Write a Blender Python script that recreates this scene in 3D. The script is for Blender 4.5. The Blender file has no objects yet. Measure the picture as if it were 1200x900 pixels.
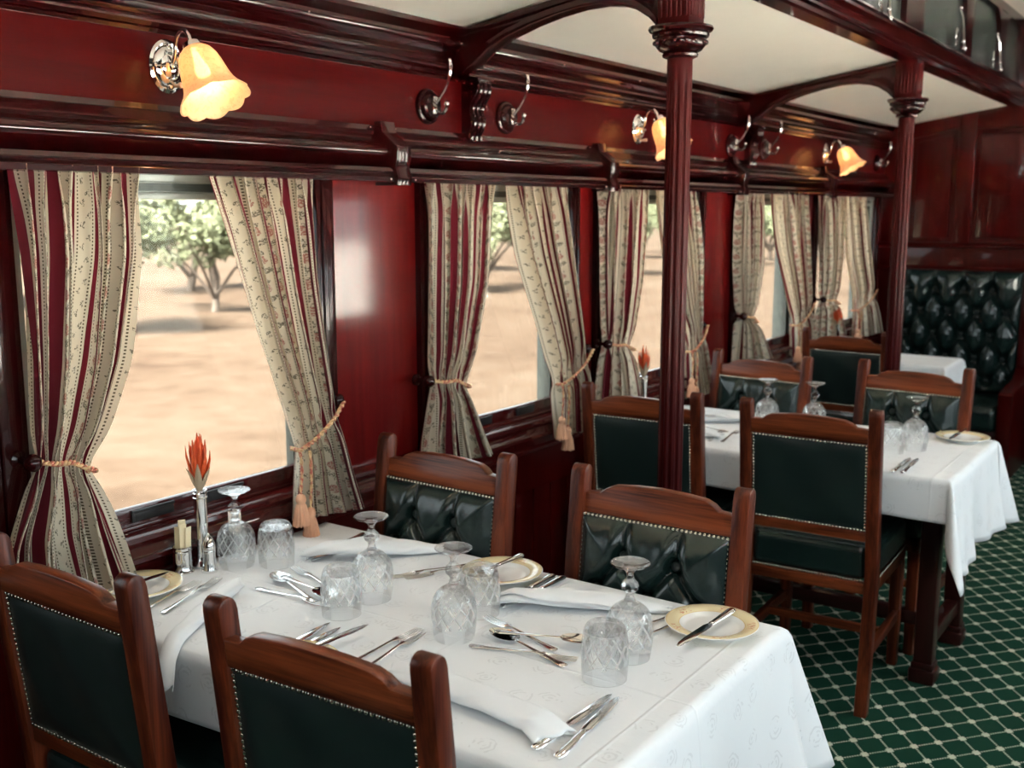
import bpy, bmesh, math, random
import numpy as np
from mathutils import Vector, Matrix
PI = math.pi
random.seed(7)
rng = np.random.default_rng(7)
SC = bpy.context.scene
COL = SC.collection

# ------------------------------------------------------------------ materials
class NT:
    def __init__(s, name):
        s.m = bpy.data.materials.new(name); s.m.use_nodes = True
        s.t = s.m.node_tree; s.t.nodes.clear()
        s.out = s.t.nodes.new('ShaderNodeOutputMaterial')
    def n(s, typ, **kw):
        nd = s.t.nodes.new(typ)
        for k, v in kw.items():
            if hasattr(nd, k): setattr(nd, k, v)
        return nd
    def link(s, a, b): s.t.links.new(a, b)
    def put(s, sock, v):
        if isinstance(v, bpy.types.NodeSocket): s.link(v, sock)
        else: sock.default_value = v
    def op(s, o, a, b=None, c=None):
        nd = s.n('ShaderNodeMath', operation=o)
        s.put(nd.inputs[0], a)
        if b is not None: s.put(nd.inputs[1], b)
        if c is not None: s.put(nd.inputs[2], c)
        return nd.outputs[0]
    def mix(s, f, a, b):
        nd = s.n('ShaderNodeMix', data_type='RGBA')
        s.put(nd.inputs[0], f); s.put(nd.inputs[6], a); s.put(nd.inputs[7], b)
        return nd.outputs[2]
    def coord(s, kind='Object', scale=(1, 1, 1), loc=(0, 0, 0), rot=(0, 0, 0)):
        tc = s.n('ShaderNodeTexCoord'); mp = s.n('ShaderNodeMapping')
        mp.inputs['Scale'].default_value = scale; mp.inputs['Location'].default_value = loc
        mp.inputs['Rotation'].default_value = rot
        s.link(tc.outputs[kind], mp.inputs['Vector']); return mp.outputs[0]
    def noise(s, vec, scale=5, detail=4, rough=.55, dist=0):
        nd = s.n('ShaderNodeTexNoise'); s.link(vec, nd.inputs['Vector'])
        nd.inputs['Scale'].default_value = scale; nd.inputs['Detail'].default_value = detail
        nd.inputs['Roughness'].default_value = rough; nd.inputs['Distortion'].default_value = dist
        return nd.outputs['Fac']
    def ramp(s, fac, stops, interp='LINEAR'):
        nd = s.n('ShaderNodeValToRGB'); cr = nd.color_ramp; cr.interpolation = interp
        while len(cr.elements) < len(stops): cr.elements.new(.5)
        for e, (p, c) in zip(cr.elements, stops):
            e.position = p; e.color = tuple(c) + (1,) if len(c) == 3 else c
        s.link(fac, nd.inputs[0]); return nd.outputs[0]
    def bump(s, h, strength=.3, dist=.002, normal=None):
        nd = s.n('ShaderNodeBump'); nd.inputs['Strength'].default_value = strength
        nd.inputs['Distance'].default_value = dist; s.link(h, nd.inputs['Height'])
        if normal is not None: s.link(normal, nd.inputs['Normal'])
        return nd.outputs[0]
    def pbsdf(s, color, rough=.5, metal=0, spec=.5, coat=0, coat_rough=.05, normal=None, trans=0, ior=1.45, sheen=0):
        b = s.n('ShaderNodeBsdfPrincipled')
        s.put(b.inputs['Base Color'], color if isinstance(color, bpy.types.NodeSocket) else tuple(color) + (1,))
        s.put(b.inputs['Roughness'], rough); b.inputs['Metallic'].default_value = metal
        b.inputs['Specular IOR Level'].default_value = spec
        b.inputs['Coat Weight'].default_value = coat; b.inputs['Coat Roughness'].default_value = coat_rough
        b.inputs['Transmission Weight'].default_value = trans; b.inputs['IOR'].default_value = ior
        b.inputs['Sheen Weight'].default_value = sheen
        if normal is not None: s.link(normal, b.inputs['Normal'])
        return b.outputs[0]
    def surf(s, sh): s.link(sh, s.out.inputs['Surface']); return s.m
    def mixsh(s, f, a, b):
        nd = s.n('ShaderNodeMixShader'); s.put(nd.inputs[0], f); s.link(a, nd.inputs[1]); s.link(b, nd.inputs[2])
        return nd.outputs[0]

def simple(name, col, rough=.5, metal=0, spec=.5, coat=0, var=0, bump=0, bscale=60):
    t = NT(name); co = t.coord()
    c = tuple(col) + (1,)
    if var:
        f = t.noise(co, 9, 4)
        c = t.mix(f, tuple(x * (1 - var) for x in col) + (1,), tuple(min(1, x * (1 + var)) for x in col) + (1,))
    nm = t.bump(t.noise(co, bscale, 4), bump, .002) if bump else None
    return t.surf(t.pbsdf(c if not isinstance(c, tuple) else col, rough, metal, spec, coat, normal=nm))

def wood(name, dark, light, axis=2, rough=.3, coat=.4, coat_rough=.08, grain=1.0, orange=0.0, fine=1.0, spec=.35):
    """grain streaks along the axis; orange = rippled varnish"""
    t = NT(name)
    sc = [(30 if axis == 0 else 26) * fine] * 3; sc[axis] = 1.6 * fine
    co = t.coord(scale=tuple(sc))
    f1 = t.noise(co, 1.0, 5, .6, .6)
    sc2 = [240 * fine] * 3; sc2[axis] = 9 * fine
    f2 = t.noise(t.coord(scale=tuple(sc2)), 1.0, 2)
    f = t.op('ADD', t.op('MULTIPLY', f1, .75), t.op('MULTIPLY', f2, .25))
    smooth = name.startswith('dark_varnished') or name.startswith('red_varnished_sill')
    c = t.ramp(f, [(.5 - .18 * grain, dark), (.5 + .2 * grain, light)])
    nm = None
    if orange:
        r1 = t.noise(t.coord(scale=(1, 1, 2.2)), 34, 3, .6)
        r2 = t.noise(t.coord(scale=(1, .25, 3.5)), 14, 3, .6)
        nm = t.bump(t.op('ADD', t.op('MULTIPLY', r1, .6), t.op('MULTIPLY', r2, .5)), orange, .004)
    else:
        nm = None if smooth else t.bump(f2, .05, .001)
    return t.surf(t.pbsdf(c, rough, 0, spec, coat, coat_rough, nm))

M = {}
M['panel'] = wood('red_varnished_panel', (.070, .0018, .0020), (.108, .0030, .0030), 2, .35, .55, .08, .8, .45, spec=.06)
M['frieze'] = wood('red_varnished_frieze', (.029, .0008, .0009), (.043, .0012, .0013), 1, .4, .30, .14, .8, .05, spec=.02)
M['trim_y'] = wood('dark_varnished_trim', (.0125, .0009, .0010), (.0155, .0011, .0012), 1, .16, .5, .05, .8, spec=.2)
M['trim_z'] = wood('dark_varnished_stile', (.012, .0008, .0009), (.021, .0013, .0014), 2, .25, .35, .06, 1, spec=.15)
M['trim_x'] = wood('dark_varnished_bracket', (.012, .0008, .0009), (.021, .0013, .0013), 0, .25, .35, .06, 1, spec=.15)
M['sill'] = wood('red_varnished_sill', (.042, .0029, .0030), (.052, .0037, .0036), 1, .2, .6, .06, 1, spec=.3)
M['column'] = wood('red_column_wood', (.026, .0012, .0013), (.050, .0024, .0023), 2, .5, .06, .2, 1, spec=.1)
M['back'] = wood('back_wall_wood', (.022, .0007, .0007), (.046, .0016, .0014), 2, .3, .35, .07, 1, .03, spec=.1)
M['chair_z'] = wood('chair_wood_upright', (.034, .0048, .0022), (.150, .031, .0105), 2, .36, .14, .18, .62, spec=.25)
M['chair_x'] = wood('chair_wood_rail', (.034, .0048, .0020), (.190, .044, .0140), 0, .34, .16, .18, .60, spec=.25)
M['chair_y'] = wood('chair_wood_side', (.032, .0046, .0022), (.110, .022, .0080), 1, .38, .12, .18, 1.1, spec=.25)
M['table_z'] = wood('table_leg_wood', (.014, .0020, .0017), (.032, .0048, .0038), 2, .3, .3, .12, 1)
M['table_x'] = wood('table_top_wood', (.018, .003, .002), (.040, .007, .006), 0, .3, .3, .12, 1)
M['silver'] = simple('polished_silver', (.80, .80, .80), .09, 1)
M['steel'] = simple('steel_blade', (.74, .74, .75), .12, 1)
M['chrome'] = simple('chrome', (.76, .75, .73), .08, 1)
M['nail'] = simple('brass_nail', (.62, .58, .48), .22, 1)
M['grey_metal'] = simple('grey_window_metal', (.30, .32, .30), .4, .3, var=.1)
M['dark_metal'] = simple('dark_blind_metal', (.045, .055, .052), .45, .2)
M['black'] = simple('black_plastic', (.012, .012, .013), .3, 0)
M['plastic_white'] = simple('cream_switch_knob', (.75, .55, .42), .35)
M['ceiling'] = simple('cream_ceiling_paint', (.92, .855, .75), .35, 0, .4, var=.03)
M['paper'] = simple('cream_paper_sachet', (.78, .67, .44), .7, var=.1)
M['paper_white'] = simple('white_paper_sachet', (.82, .74, .66), .7, var=.06)
M['darkshade'] = simple('dark_corridor', (.02, .005, .005), .4)

def leather(name, col, rough=.23):
    t = NT(name); co = t.coord()
    v = t.n('ShaderNodeTexVoronoi'); t.link(co, v.inputs['Vector']); v.inputs['Scale'].default_value = 320
    h = t.op('ADD', t.op('MULTIPLY', v.outputs['Distance'], .35), t.op('MULTIPLY', t.noise(co, 26, 4), .9))
    c = t.mix(t.noise(co, 6, 3), tuple(x * .8 for x in col) + (1,), tuple(x * 1.2 for x in col) + (1,))
    rr = t.op('ADD', t.op('MULTIPLY', t.noise(co, 14, 3), .12), rough - .06)
    return t.surf(t.pbsdf(c, rr, 0, .5, .12, .15, t.bump(h, .16, .0016)))
M['leather'] = leather('bottle_green_leather', (.0065, .0165, .0150))
M['leather_flat'] = leather('flat_green_leather', (.0070, .0165, .0150), .4)
M['button'] = leather('leather_button', (.008, .016, .015), .3)

def glass_crystal():
    t = NT('cut_crystal'); tc = t.n('ShaderNodeTexCoord')
    g = t.n('ShaderNodeBsdfGlass'); g.inputs['IOR'].default_value = 1.45; g.inputs['Roughness'].default_value = .0
    tr = t.n('ShaderNodeBsdfTransparent'); tr.inputs['Color'].default_value = (.985, .99, .99, 1)
    clear = t.mixsh(.36, tr.outputs[0], g.outputs[0])
    sp = t.n('ShaderNodeSeparateXYZ'); t.link(tc.outputs['Object'], sp.inputs[0])
    ang = t.op('ARCTAN2', sp.outputs[1], sp.outputs[0]); z = sp.outputs[2]
    a = t.op('ADD', t.op('MULTIPLY', ang, 11 / (2 * PI)), t.op('MULTIPLY', z, 26)); b = t.op('SUBTRACT', t.op('MULTIPLY', ang, 11 / (2 * PI)), t.op('MULTIPLY', z, 26))
    def line(k): return t.op('LESS_THAN', t.op('ABSOLUTE', t.op('SUBTRACT', t.op('FRACT', k), .5)), .055)
    zone = t.op('MULTIPLY', t.op('GREATER_THAN', z, .032), t.op('LESS_THAN', z, .088))
    ln = t.op('MULTIPLY', t.op('MAXIMUM', line(a), line(b)), zone)
    fr = t.n('ShaderNodeBsdfTranslucent'); fr.inputs['Color'].default_value = (.9, .92, .92, 1)
    gl = t.pbsdf((.85, .87, .87), .15, 0, .6)
    cutsh = t.mixsh(.5, fr.outputs[0], gl)
    return t.surf(t.mixsh(t.op('MULTIPLY', ln, .38), clear, cutsh))
M['crystal'] = glass_crystal()

def pane_glass(name, tint):
    t = NT(name)
    tr = t.n('ShaderNodeBsdfTransparent'); tr.inputs['Color'].default_value = tuple(tint) + (1,)
    gl = t.n('ShaderNodeBsdfGlossy'); gl.inputs['Roughness'].default_value = .02
    fr = t.n('ShaderNodeFresnel'); fr.inputs['IOR'].default_value = 1.45
    return t.surf(t.mixsh(t.op('MULTIPLY', fr.outputs[0], .16), tr.outputs[0], gl.outputs[0]))
M['pane'] = pane_glass('window_glass', (.93, .95, .94))
M['pane_tint'] = pane_glass('tinted_window_glass', (.60, .61, .60))

def clerestory_glass():
    t = NT('frosted_clerestory_glass')
    tl = t.n('ShaderNodeBsdfTranslucent'); tl.inputs['Color'].default_value = (.03, .036, .033, 1)
    gl = t.pbsdf((.055, .064, .058), .25, 0, .4)
    return t.surf(t.mixsh(.3, gl, tl.outputs[0]))
M['frosted'] = clerestory_glass()

def table_linen():
    t = NT('white_damask_linen')
    tc = t.n('ShaderNodeTexCoord'); uv = tc.outputs['UV']
    sp = t.n('ShaderNodeSeparateXYZ'); t.link(uv, sp.inputs[0])
    u, v = sp.outputs[0], sp.outputs[1]
    # woven motif: scattered palmette sprays, tone on tone
    dn = t.n('ShaderNodeTexNoise'); t.link(uv, dn.inputs['Vector']); dn.inputs['Scale'].default_value = 30
    addv = t.n('ShaderNodeVectorMath', operation='MULTIPLY_ADD'); t.link(dn.outputs['Color'], addv.inputs[0])
    addv.inputs[1].default_value = (.018, .018, 0); t.link(uv, addv.inputs[2])
    vo = t.n('ShaderNodeTexVoronoi', distance='EUCLIDEAN'); vo.voronoi_dimensions = '2D'
    t.link(addv.outputs[0], vo.inputs['Vector']); vo.inputs['Scale'].default_value = 11; vo.inputs['Randomness'].default_value = .55
    blob = t.op('LESS_THAN', vo.outputs['Distance'], .30)
    rings = t.op('GREATER_THAN', t.op('SINE', t.op('MULTIPLY', vo.outputs['Distance'], 62)), .25)
    broken = t.op('GREATER_THAN', t.noise(uv, 42, 2), .50)
    motif = t.op('MULTIPLY', t.op('MULTIPLY', blob, rings), broken)
    # ironed creases
    def crease(x, at, w=.0045):
        d = t.op('ABSOLUTE', t.op('SUBTRACT', x, at)); return t.op('MAXIMUM', t.op('SUBTRACT', 1, t.op('DIVIDE', d, w)), 0)
    cr = t.op('ADD', t.op('ADD', crease(u, .33), crease(u, .80)), t.op('ADD', crease(u, 1.25), crease(v, .50)))
    hem = t.op('ADD', crease(v, .02, .0025), crease(u, 1.62, .0025))
    weave = t.noise(uv, 9, 4, .6)
    h = t.op('ADD', t.op('ADD', t.op('MULTIPLY', cr, .9), t.op('MULTIPLY', weave, 1.6)), t.op('MULTIPLY', motif, .05))
    c = t.mix(t.op('MULTIPLY', motif, .75), (.78, .805, .825, 1), (.655, .675, .695, 1))
    return t.surf(t.pbsdf(c, t.op('SUBTRACT', .72, t.op('MULTIPLY', motif, .25)), 0, .3, 0, normal=t.bump(h, .35, .004), sheen=.1))
M['linen'] = table_linen()
M['napkin'] = simple('white_napkin_linen', (.78, .805, .825), .75, 0, .25, bump=.5, bscale=26)

def china():
    t = NT('cream_rimmed_china'); co = t.coord()
    sp = t.n('ShaderNodeSeparateXYZ'); t.link(co, sp.inputs[0])
    r = t.op('SQRT', t.op('ADD', t.op('POWER', sp.outputs[0], 2), t.op('POWER', sp.outputs[1], 2)))
    base = t.ramp(t.op('MULTIPLY', r, 10), [(0, (.83, .83, .81)), (.655, (.72, .52, .26)), (.668, (.80, .69, .43)), (.915, (.70, .50, .22)), (.93, (.84, .84, .82))], 'CONSTANT')
    band = t.op('MULTIPLY', t.op('GREATER_THAN', r, .071), t.op('LESS_THAN', r, .087))
    ang = t.op('ARCTAN2', sp.outputs[1], sp.outputs[0])
    sector = t.op('GREATER_THAN', t.op('SINE', t.op('MULTIPLY', ang, 5)), .45)
    fl = t.op('GREATER_THAN', t.noise(co, 210, 2), .56)
    c = t.mix(t.op('MULTIPLY', t.op('MULTIPLY', band, sector), fl), base, (.62, .30, .20, 1))
    return t.surf(t.pbsdf(c, .12, 0, .5, .3))
M['china'] = china()

def carpet():
    t = NT('green_lattice_carpet'); tc = t.n('ShaderNodeTexCoord')
    sp = t.n('ShaderNodeSeparateXYZ'); t.link(tc.outputs['Object'], sp.inputs[0])
    x = t.op('DIVIDE', t.op('SUBTRACT', sp.outputs[0], -.867), .1085)
    y = t.op('DIVIDE', t.op('SUBTRACT', sp.outputs[1], 3.072), .1335)
    a = t.op('ADD', x, y); b = t.op('SUBTRACT', x, y)
    def near(k):  # signed distance to the closest lattice line
        return t.op('ABSOLUTE', t.op('SUBTRACT', t.op('FRACT', t.op('ADD', k, .5)), .5))
    da, db = near(a), near(b)
    def dots(k): return t.op('LESS_THAN', t.op('FRACT', t.op('MULTIPLY', k, 10)), .55)
    la = t.op('MULTIPLY', t.op('LESS_THAN', da, .036), dots(b))
    lb = t.op('MULTIPLY', t.op('LESS_THAN', db, .036), dots(a))
    star = t.op('LESS_THAN', t.op('MAXIMUM', da, db), .125)
    m = t.op('MINIMUM', t.op('ADD', t.op('ADD', la, lb), star), 1)
    co = tc.outputs['Object']
    pile = t.noise(co, 420, 2); big = t.noise(co, 5, 3)
    g = t.mix(pile, (.0035, .022, .013, 1), (.0105, .060, .037, 1))
    g = t.mix(t.op('MULTIPLY', big, .5), g, (.0045, .030, .018, 1))
    w = t.mix(pile, (.42, .43, .33, 1), (.62, .62, .50, 1))
    return t.surf(t.pbsdf(t.mix(m, g, w), .95, 0, .1, normal=t.bump(pile, .6, .003)))
M['carpet'] = carpet()

def curtain_mat(name, transl=.30):
    t = NT(name); tc = t.n('ShaderNodeTexCoord')
    sp = t.n('ShaderNodeSeparateXYZ'); t.link(tc.outputs['UV'], sp.inputs[0])
    P = .158
    u = t.op('MULTIPLY', t.op('FRACT', t.op('DIVIDE', sp.outputs[0], P)), P); v = sp.outputs[1]
    cream, red = (.68, .61, .48), (.135, .008, .018)
    base = t.ramp(t.op('DIVIDE', u, P), [(0, red), (.018 / P, cream), (.078 / P, red), (.095 / P, cream)], 'CONSTANT')
    def absd(a, b): return t.op('ABSOLUTE', t.op('SUBTRACT', a, b))
    def band(at, w): return t.op('LESS_THAN', absd(u, at), w)
    dotv = t.op('LESS_THAN', t.op('FRACT', t.op('DIVIDE', v, .0075)), .5)
    dots = t.op('MULTIPLY', dotv, t.op('MAXIMUM', t.op('MAXIMUM', band(.0275, .0022), band(.0695, .0022)), t.op('MAXIMUM', band(.1010, .0014), band(.1535, .0014))))
    nz = t.noise(tc.outputs['UV'], 120, 2)
    jit = t.op('MULTIPLY', t.op('SUBTRACT', nz, .5), .013)
    def cell(p, off=0): return t.op('MULTIPLY', t.op('SUBTRACT', t.op('FRACT', t.op('ADD', t.op('DIVIDE', v, p), off)), .5), p)
    def ell(vc, uc, vo, ru, rv, slope=0):
        du = t.op('SUBTRACT', u, uc); dv = t.op('SUBTRACT', vc, vo)
        if slope: du = t.op('ADD', du, t.op('MULTIPLY', dv, slope))
        du = t.op('ADD', du, jit); dv = t.op('ADD', dv, jit)
        return t.op('LESS_THAN', t.op('ADD', t.op('POWER', t.op('DIVIDE', du, ru), 2), t.op('POWER', t.op('DIVIDE', dv, rv), 2)), 1)
    vr = cell(.070)
    rose = ell(vr, .126, .012, .013, .013)
    leaf = t.op('MAXIMUM', t.op('MAXIMUM', ell(vr, .115, -.012, .008, .010, .5), ell(vr, .137, -.014, .008, .009, -.6)), t.op('MAXIMUM', ell(vr, .126, -.022, .004, .013), ell(vr, .132, .028, .005, .005)))
    v1, v2 = cell(.046), cell(.046, .5)
    sprig = t.op('MAXIMUM', t.op('MAXIMUM', ell(v1, .040, 0, .0042, .0055, .8), ell(v1, .044, .006, .0026, .0032)), t.op('MAXIMUM', ell(v2, .056, 0, .0042, .0055, -.8), ell(v2, .060, -.006, .0026, .0032)))
    holes = t.op('GREATER_THAN', t.noise(tc.outputs['UV'], 260, 1), .47)
    dark = t.op('MULTIPLY', t.op('MAXIMUM', leaf, sprig), holes)
    c = t.mix(dots, base, (.10, .075, .045, 1))
    c = t.mix(t.op('MULTIPLY', dark, .85), c, (.075, .066, .038, 1))
    c = t.mix(t.op('MULTIPLY', rose, t.op('ADD', t.op('MULTIPLY', holes, .6), .25)), c, (.32, .075, .06, 1))
    nm = t.bump(t.noise(tc.outputs['UV'], 500, 2), .15, .001)
    d = t.pbsdf(c, .8, 0, .2, normal=nm, sheen=.15)
    tl = t.n('ShaderNodeBsdfTranslucent'); t.link(c, tl.inputs['Color'])
    return t.surf(t.mixsh(transl, d, tl.outputs[0]))
M['curtain'] = curtain_mat('striped_rose_curtain_fabric', .38)
def ropemat():
    t = NT('gold_and_rose_cord'); co = t.coord()
    c = t.ramp(t.noise(co, 70, 2), [(.42, (.42, .13, .09)), (.55, (.62, .42, .22))])
    return t.surf(t.pbsdf(c, .6, 0, .3))
M['rope'] = ropemat()
M['tassel'] = simple('peach_tassel_thread', (.60, .33, .21), .7, 0, .2, var=.3)
M['petal'] = simple('orange_red_petal', (.62, .075, .012), .5, var=.35)
M['leafdry'] = simple('grey_green_bract', (.40, .30, .20), .6, var=.3)
M['stem'] = simple('brown_stem', (.12, .09, .04), .6)

def shade_mat():
    t = NT('frosted_amber_glass_shade'); co = t.coord()
    et = t.op('GREATER_THAN', t.noise(co, 55, 3, .6, 2.2), .56)
    colr = t.mix(t.op('MULTIPLY', et, .45), (.66, .43, .235, 1), (.42, .235, .11, 1))
    tl = t.n('ShaderNodeBsdfTranslucent'); t.link(colr, tl.inputs['Color'])
    df = t.pbsdf(colr, .35, 0, .5)
    em = t.n('ShaderNodeEmission'); t.link(colr, em.inputs['Color']); em.inputs['Strength'].default_value = .20
    rf = t.n('ShaderNodeBsdfTransparent'); rf.inputs['Color'].default_value = (1, .80, .55, 1)
    ad = t.n('ShaderNodeAddShader'); t.link(t.mixsh(.22, t.mixsh(.84, tl.outputs[0], df), rf.outputs[0]), ad.inputs[0]); t.link(em.outputs[0], ad.inputs[1])
    return t.surf(ad.outputs[0])
M['shade'] = shade_mat()
def emis(name, col, st):
    t = NT(name); e = t.n('ShaderNodeEmission'); e.inputs['Color'].default_value = tuple(col) + (1,); e.inputs['Strength'].default_value = st
    return t.surf(e.outputs[0])
M['bulb'] = emis('lit_bulb', (1, .80, .50), 34)
M['opal'] = emis('fill_dome_glow', (1, .97, .93), 21.0)  # glow of the added fill domes overhead
def soil():
    t = NT('dry_red_sand'); co = t.coord()
    f = t.op('ADD', t.op('MULTIPLY', t.noise(co, .22, 5, .6), .5), t.op('MULTIPLY', t.noise(co, 1.6, 5, .65), .5))
    c = t.ramp(f, [(.33, (.033, .0205, .013)), (.46, (.055, .036, .0235)), (.60, (.067, .048, .0335))])
    return t.surf(t.pbsdf(c, .95, 0, .1))
M['soil'] = soil()
M['foliage'] = simple('haze_pale_foliage', (.135, .147, .085), .8, 0, .2, var=.2)  # distance haze is put into this washed-out green
M['ballast'] = simple('brown_ballast', (.22, .17, .12), .95, 0, .1, var=.25)
M['bounce_ground'] = simple('pale_bounce_ground', (.82, .78, .71), .95, 0, .1, var=.08)
M['bark'] = simple('grey_bark', (.10, .08, .065), .9, 0, .1)
M['roofmetal'] = simple('roof_metal', (.1, .1, .1), .6)

# ------------------------------------------------------------------ mesh helpers
class MB:
    def __init__(s): s.bm = bmesh.new()
    def _new(s, verts, M4):
        if M4 is not None: bmesh.ops.transform(s.bm, matrix=M4, verts=verts)
    def box(s, c, size, bev=0, seg=2, M4=None):
        r = bmesh.ops.create_cube(s.bm, size=1.0)
        vs = r['verts']
        for v in vs: v.co = Vector((v.co.x * size[0] + c[0], v.co.y * size[1] + c[1], v.co.z * size[2] + c[2]))
        if bev:
            es = list({e for v in vs for e in v.link_edges})
            o = bmesh.ops.bevel(s.bm, geom=es, offset=min(bev, min(size) * .48), segments=seg, affect='EDGES', profile=.5)
            vs = list({v for f in o['faces'] for v in f.verts} | {v for v in vs if v.is_valid})
        s._new(vs, M4); return vs
    def b2(s, x0, x1, y0, y1, z0, z1, bev=0, seg=2):
        return s.box(((x0 + x1) / 2, (y0 + y1) / 2, (z0 + z1) / 2), (abs(x1 - x0), abs(y1 - y0), abs(z1 - z0)), bev, seg)
    def prism(s, pts, axis, a0, a1, bev=0, M4=None):
        """polygon pts in the two other axes (cyclic order), extruded along axis"""
        def P(p, a):
            if axis == 0: return (a, p[0], p[1])
            if axis == 1: return (p[0], a, p[1])
            return (p[0], p[1], a)
        lo = [s.bm.verts.new(P(p, a0)) for p in pts]; hi = [s.bm.verts.new(P(p, a1)) for p in pts]
        n = len(pts); fs = [s.bm.faces.new(lo), s.bm.faces.new(hi[::-1])]
        for i in range(n): fs.append(s.bm.faces.new((lo[i], hi[i], hi[(i + 1) % n], lo[(i + 1) % n])))
        bmesh.ops.recalc_face_normals(s.bm, faces=fs)
        vs = lo + hi
        if bev:
            es = [e for e in {e for f in fs[:2] for e in f.edges}]
            o = bmesh.ops.bevel(s.bm, geom=es, offset=bev, segments=2, affect='EDGES', profile=.5)
            vs = list({v for f in o['faces'] for v in f.verts} | {v for v in vs if v.is_valid})
        s._new(vs, M4); return vs
    def rings(s, rs, closed=True, cap=True, loop=False):
        """rs: list of rings of points"""
        R = [[s.bm.verts.new(p) for p in r] for r in rs]; n = len(R[0]); fs = []
        m = len(R)
        for i in range(m if loop else m - 1):
            A, B = R[i], R[(i + 1) % m]
            for j in range(n if closed else n - 1):
                fs.append(s.bm.faces.new((A[j], A[(j + 1) % n], B[(j + 1) % n], B[j])))
        if cap and closed and not loop:
            fs.append(s.bm.faces.new(R[0][::-1])); fs.append(s.bm.faces.new(R[-1]))
        bmesh.ops.recalc_face_normals(s.bm, faces=fs)
        return [v for r in R for v in r]
    def lathe(s, prof, seg=32, c=(0, 0, 0), M4=None, mod=None, cap=True, loop=False):
        rs = []
        for k, (r, z) in enumerate(prof):
            ring = []
            for j in range(seg):
                a = 2 * PI * j / seg
                rr, zz = (r, z) if mod is None else mod(r, z, a, k)
                ring.append((c[0] + rr * math.cos(a), c[1] + rr * math.sin(a), c[2] + zz))
            rs.append(ring)
        vs = s.rings(rs, True, cap, loop); s._new(vs, M4); return vs
    def tube(s, path, r, seg=10, sq=(1, 1), up=None, cap=True, M4=None):
        pts = [Vector(p) for p in path]; n = len(pts); rs = []
        prev = None
        for i, p in enumerate(pts):
            t = (pts[min(i + 1, n - 1)] - pts[max(i - 1, 0)]).normalized()
            ref = Vector(up) if up else (prev if prev is not None else (Vector((0, 0, 1)) if abs(t.z) < .9 else Vector((1, 0, 0))))
            a = t.cross(ref)
            if a.length < 1e-6: a = t.cross(Vector((1, 0, 0)))
            a.normalize(); b = a.cross(t).normalized(); prev = b
            ri = r[i] if hasattr(r, '__len__') else r
            q = sq[i] if hasattr(sq[0], '__len__') else sq
            rs.append([p + a * (ri * q[0] * math.cos(2 * PI * j / seg)) + b * (ri * q[1] * math.sin(2 * PI * j / seg)) for j in range(seg)])
        vs = s.rings(rs, True, cap); s._new(vs, M4); return vs
    def sphere(s, c, r, u=12, v=8, sc=(1, 1, 1), M4=None):
        o = bmesh.ops.create_uvsphere(s.bm, u_segments=u, v_segments=v, radius=r)
        for w in o['verts']: w.co = Vector((w.co.x * sc[0] + c[0], w.co.y * sc[1] + c[1], w.co.z * sc[2] + c[2]))
        s._new(o['verts'], M4); return o['verts']
    def done(s, name, mat, parent=None, ang=40, M4=None):
        if M4 is not None: bmesh.ops.transform(s.bm, matrix=M4, verts=s.bm.verts[:])
        me = bpy.data.meshes.new(name); s.bm.to_mesh(me); s.bm.free()
        me.materials.append(M[mat] if isinstance(mat, str) else mat)
        if ang:
            me.polygons.foreach_set('use_smooth', [True] * len(me.polygons)); me.set_sharp_from_angle(angle=math.radians(ang))
        o = bpy.data.objects.new(name, me); COL.objects.link(o)
        if parent: o.parent = parent
        return o

def grid_obj(name, P, mat, parent=None, uv=None, ang=60, solid=0):
    """P: array (nv, nu, 3)"""
    nv, nu = P.shape[:2]
    vs = P.reshape(-1, 3).tolist(); fs = []
    for i in range(nv - 1):
        for j in range(nu - 1):
            a = i * nu + j; fs.append((a, a + 1, a + nu + 1, a + nu))
    me = bpy.data.meshes.new(name); me.from_pydata(vs, [], fs); me.update()
    if uv is not None:
        l = me.uv_layers.new(name='UVMap'); U = uv.reshape(-1, 2)
        li = np.empty(len(me.loops), dtype=np.int32); me.loops.foreach_get('vertex_index', li)
        l.data.foreach_set('uv', U[li].astype(np.float32).ravel())
    me.materials.append(M[mat] if isinstance(mat, str) else mat)
    me.polygons.foreach_set('use_smooth', [True] * len(me.polygons))
    if ang: me.set_sharp_from_angle(angle=math.radians(ang))
    o = bpy.data.objects.new(name, me); COL.objects.link(o)
    if parent: o.parent = parent
    if solid:
        md = o.modifiers.new('thickness', 'SOLIDIFY'); md.thickness = solid; md.offset = 0
    return o

def tag(o, label, cat, group=None):
    o['label'] = label; o['category'] = cat
    if group: o['group'] = group
    return o
def thing(name, label, cat, loc=(0, 0, 0), rz=0, group=None):
    o = bpy.data.objects.new(name, None); COL.objects.link(o); o.empty_display_size = .05
    o.location = loc; o.rotation_euler = (0, 0, rz); return tag(o, label, cat, group)
def struct(o): o['kind'] = 'structure'; return o
def dup(root, loc, rz=None, label=None, group=None):
    kids = {}
    for ch in COL.objects:
        if ch.parent: kids.setdefault(ch.parent, []).append(ch)
    def cp(o, par):
        c = o.copy(); COL.objects.link(c); c.parent = par
        for k in kids.get(o, []): cp(k, c)
        return c
    r = cp(root, None); r.location = loc
    if rz is not None: r.rotation_euler = (0, 0, rz)
    if label: r['label'] = label
    if group: r['group'] = group
    return r

# ------------------------------------------------------------------ carriage shell
XW, XR, Y0, Y1 = -2.08, .75, -1.6, 7.35      # left wall face, right wall face, ends
XB0, XB1 = -1.335, .005                      # clerestory beams (outer edges)
b = MB(); b.b2(-2.3, 1.0, Y0 - .2, Y1 + .2, -.06, 0); struct(b.done('floor', 'carpet', ang=0))

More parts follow.
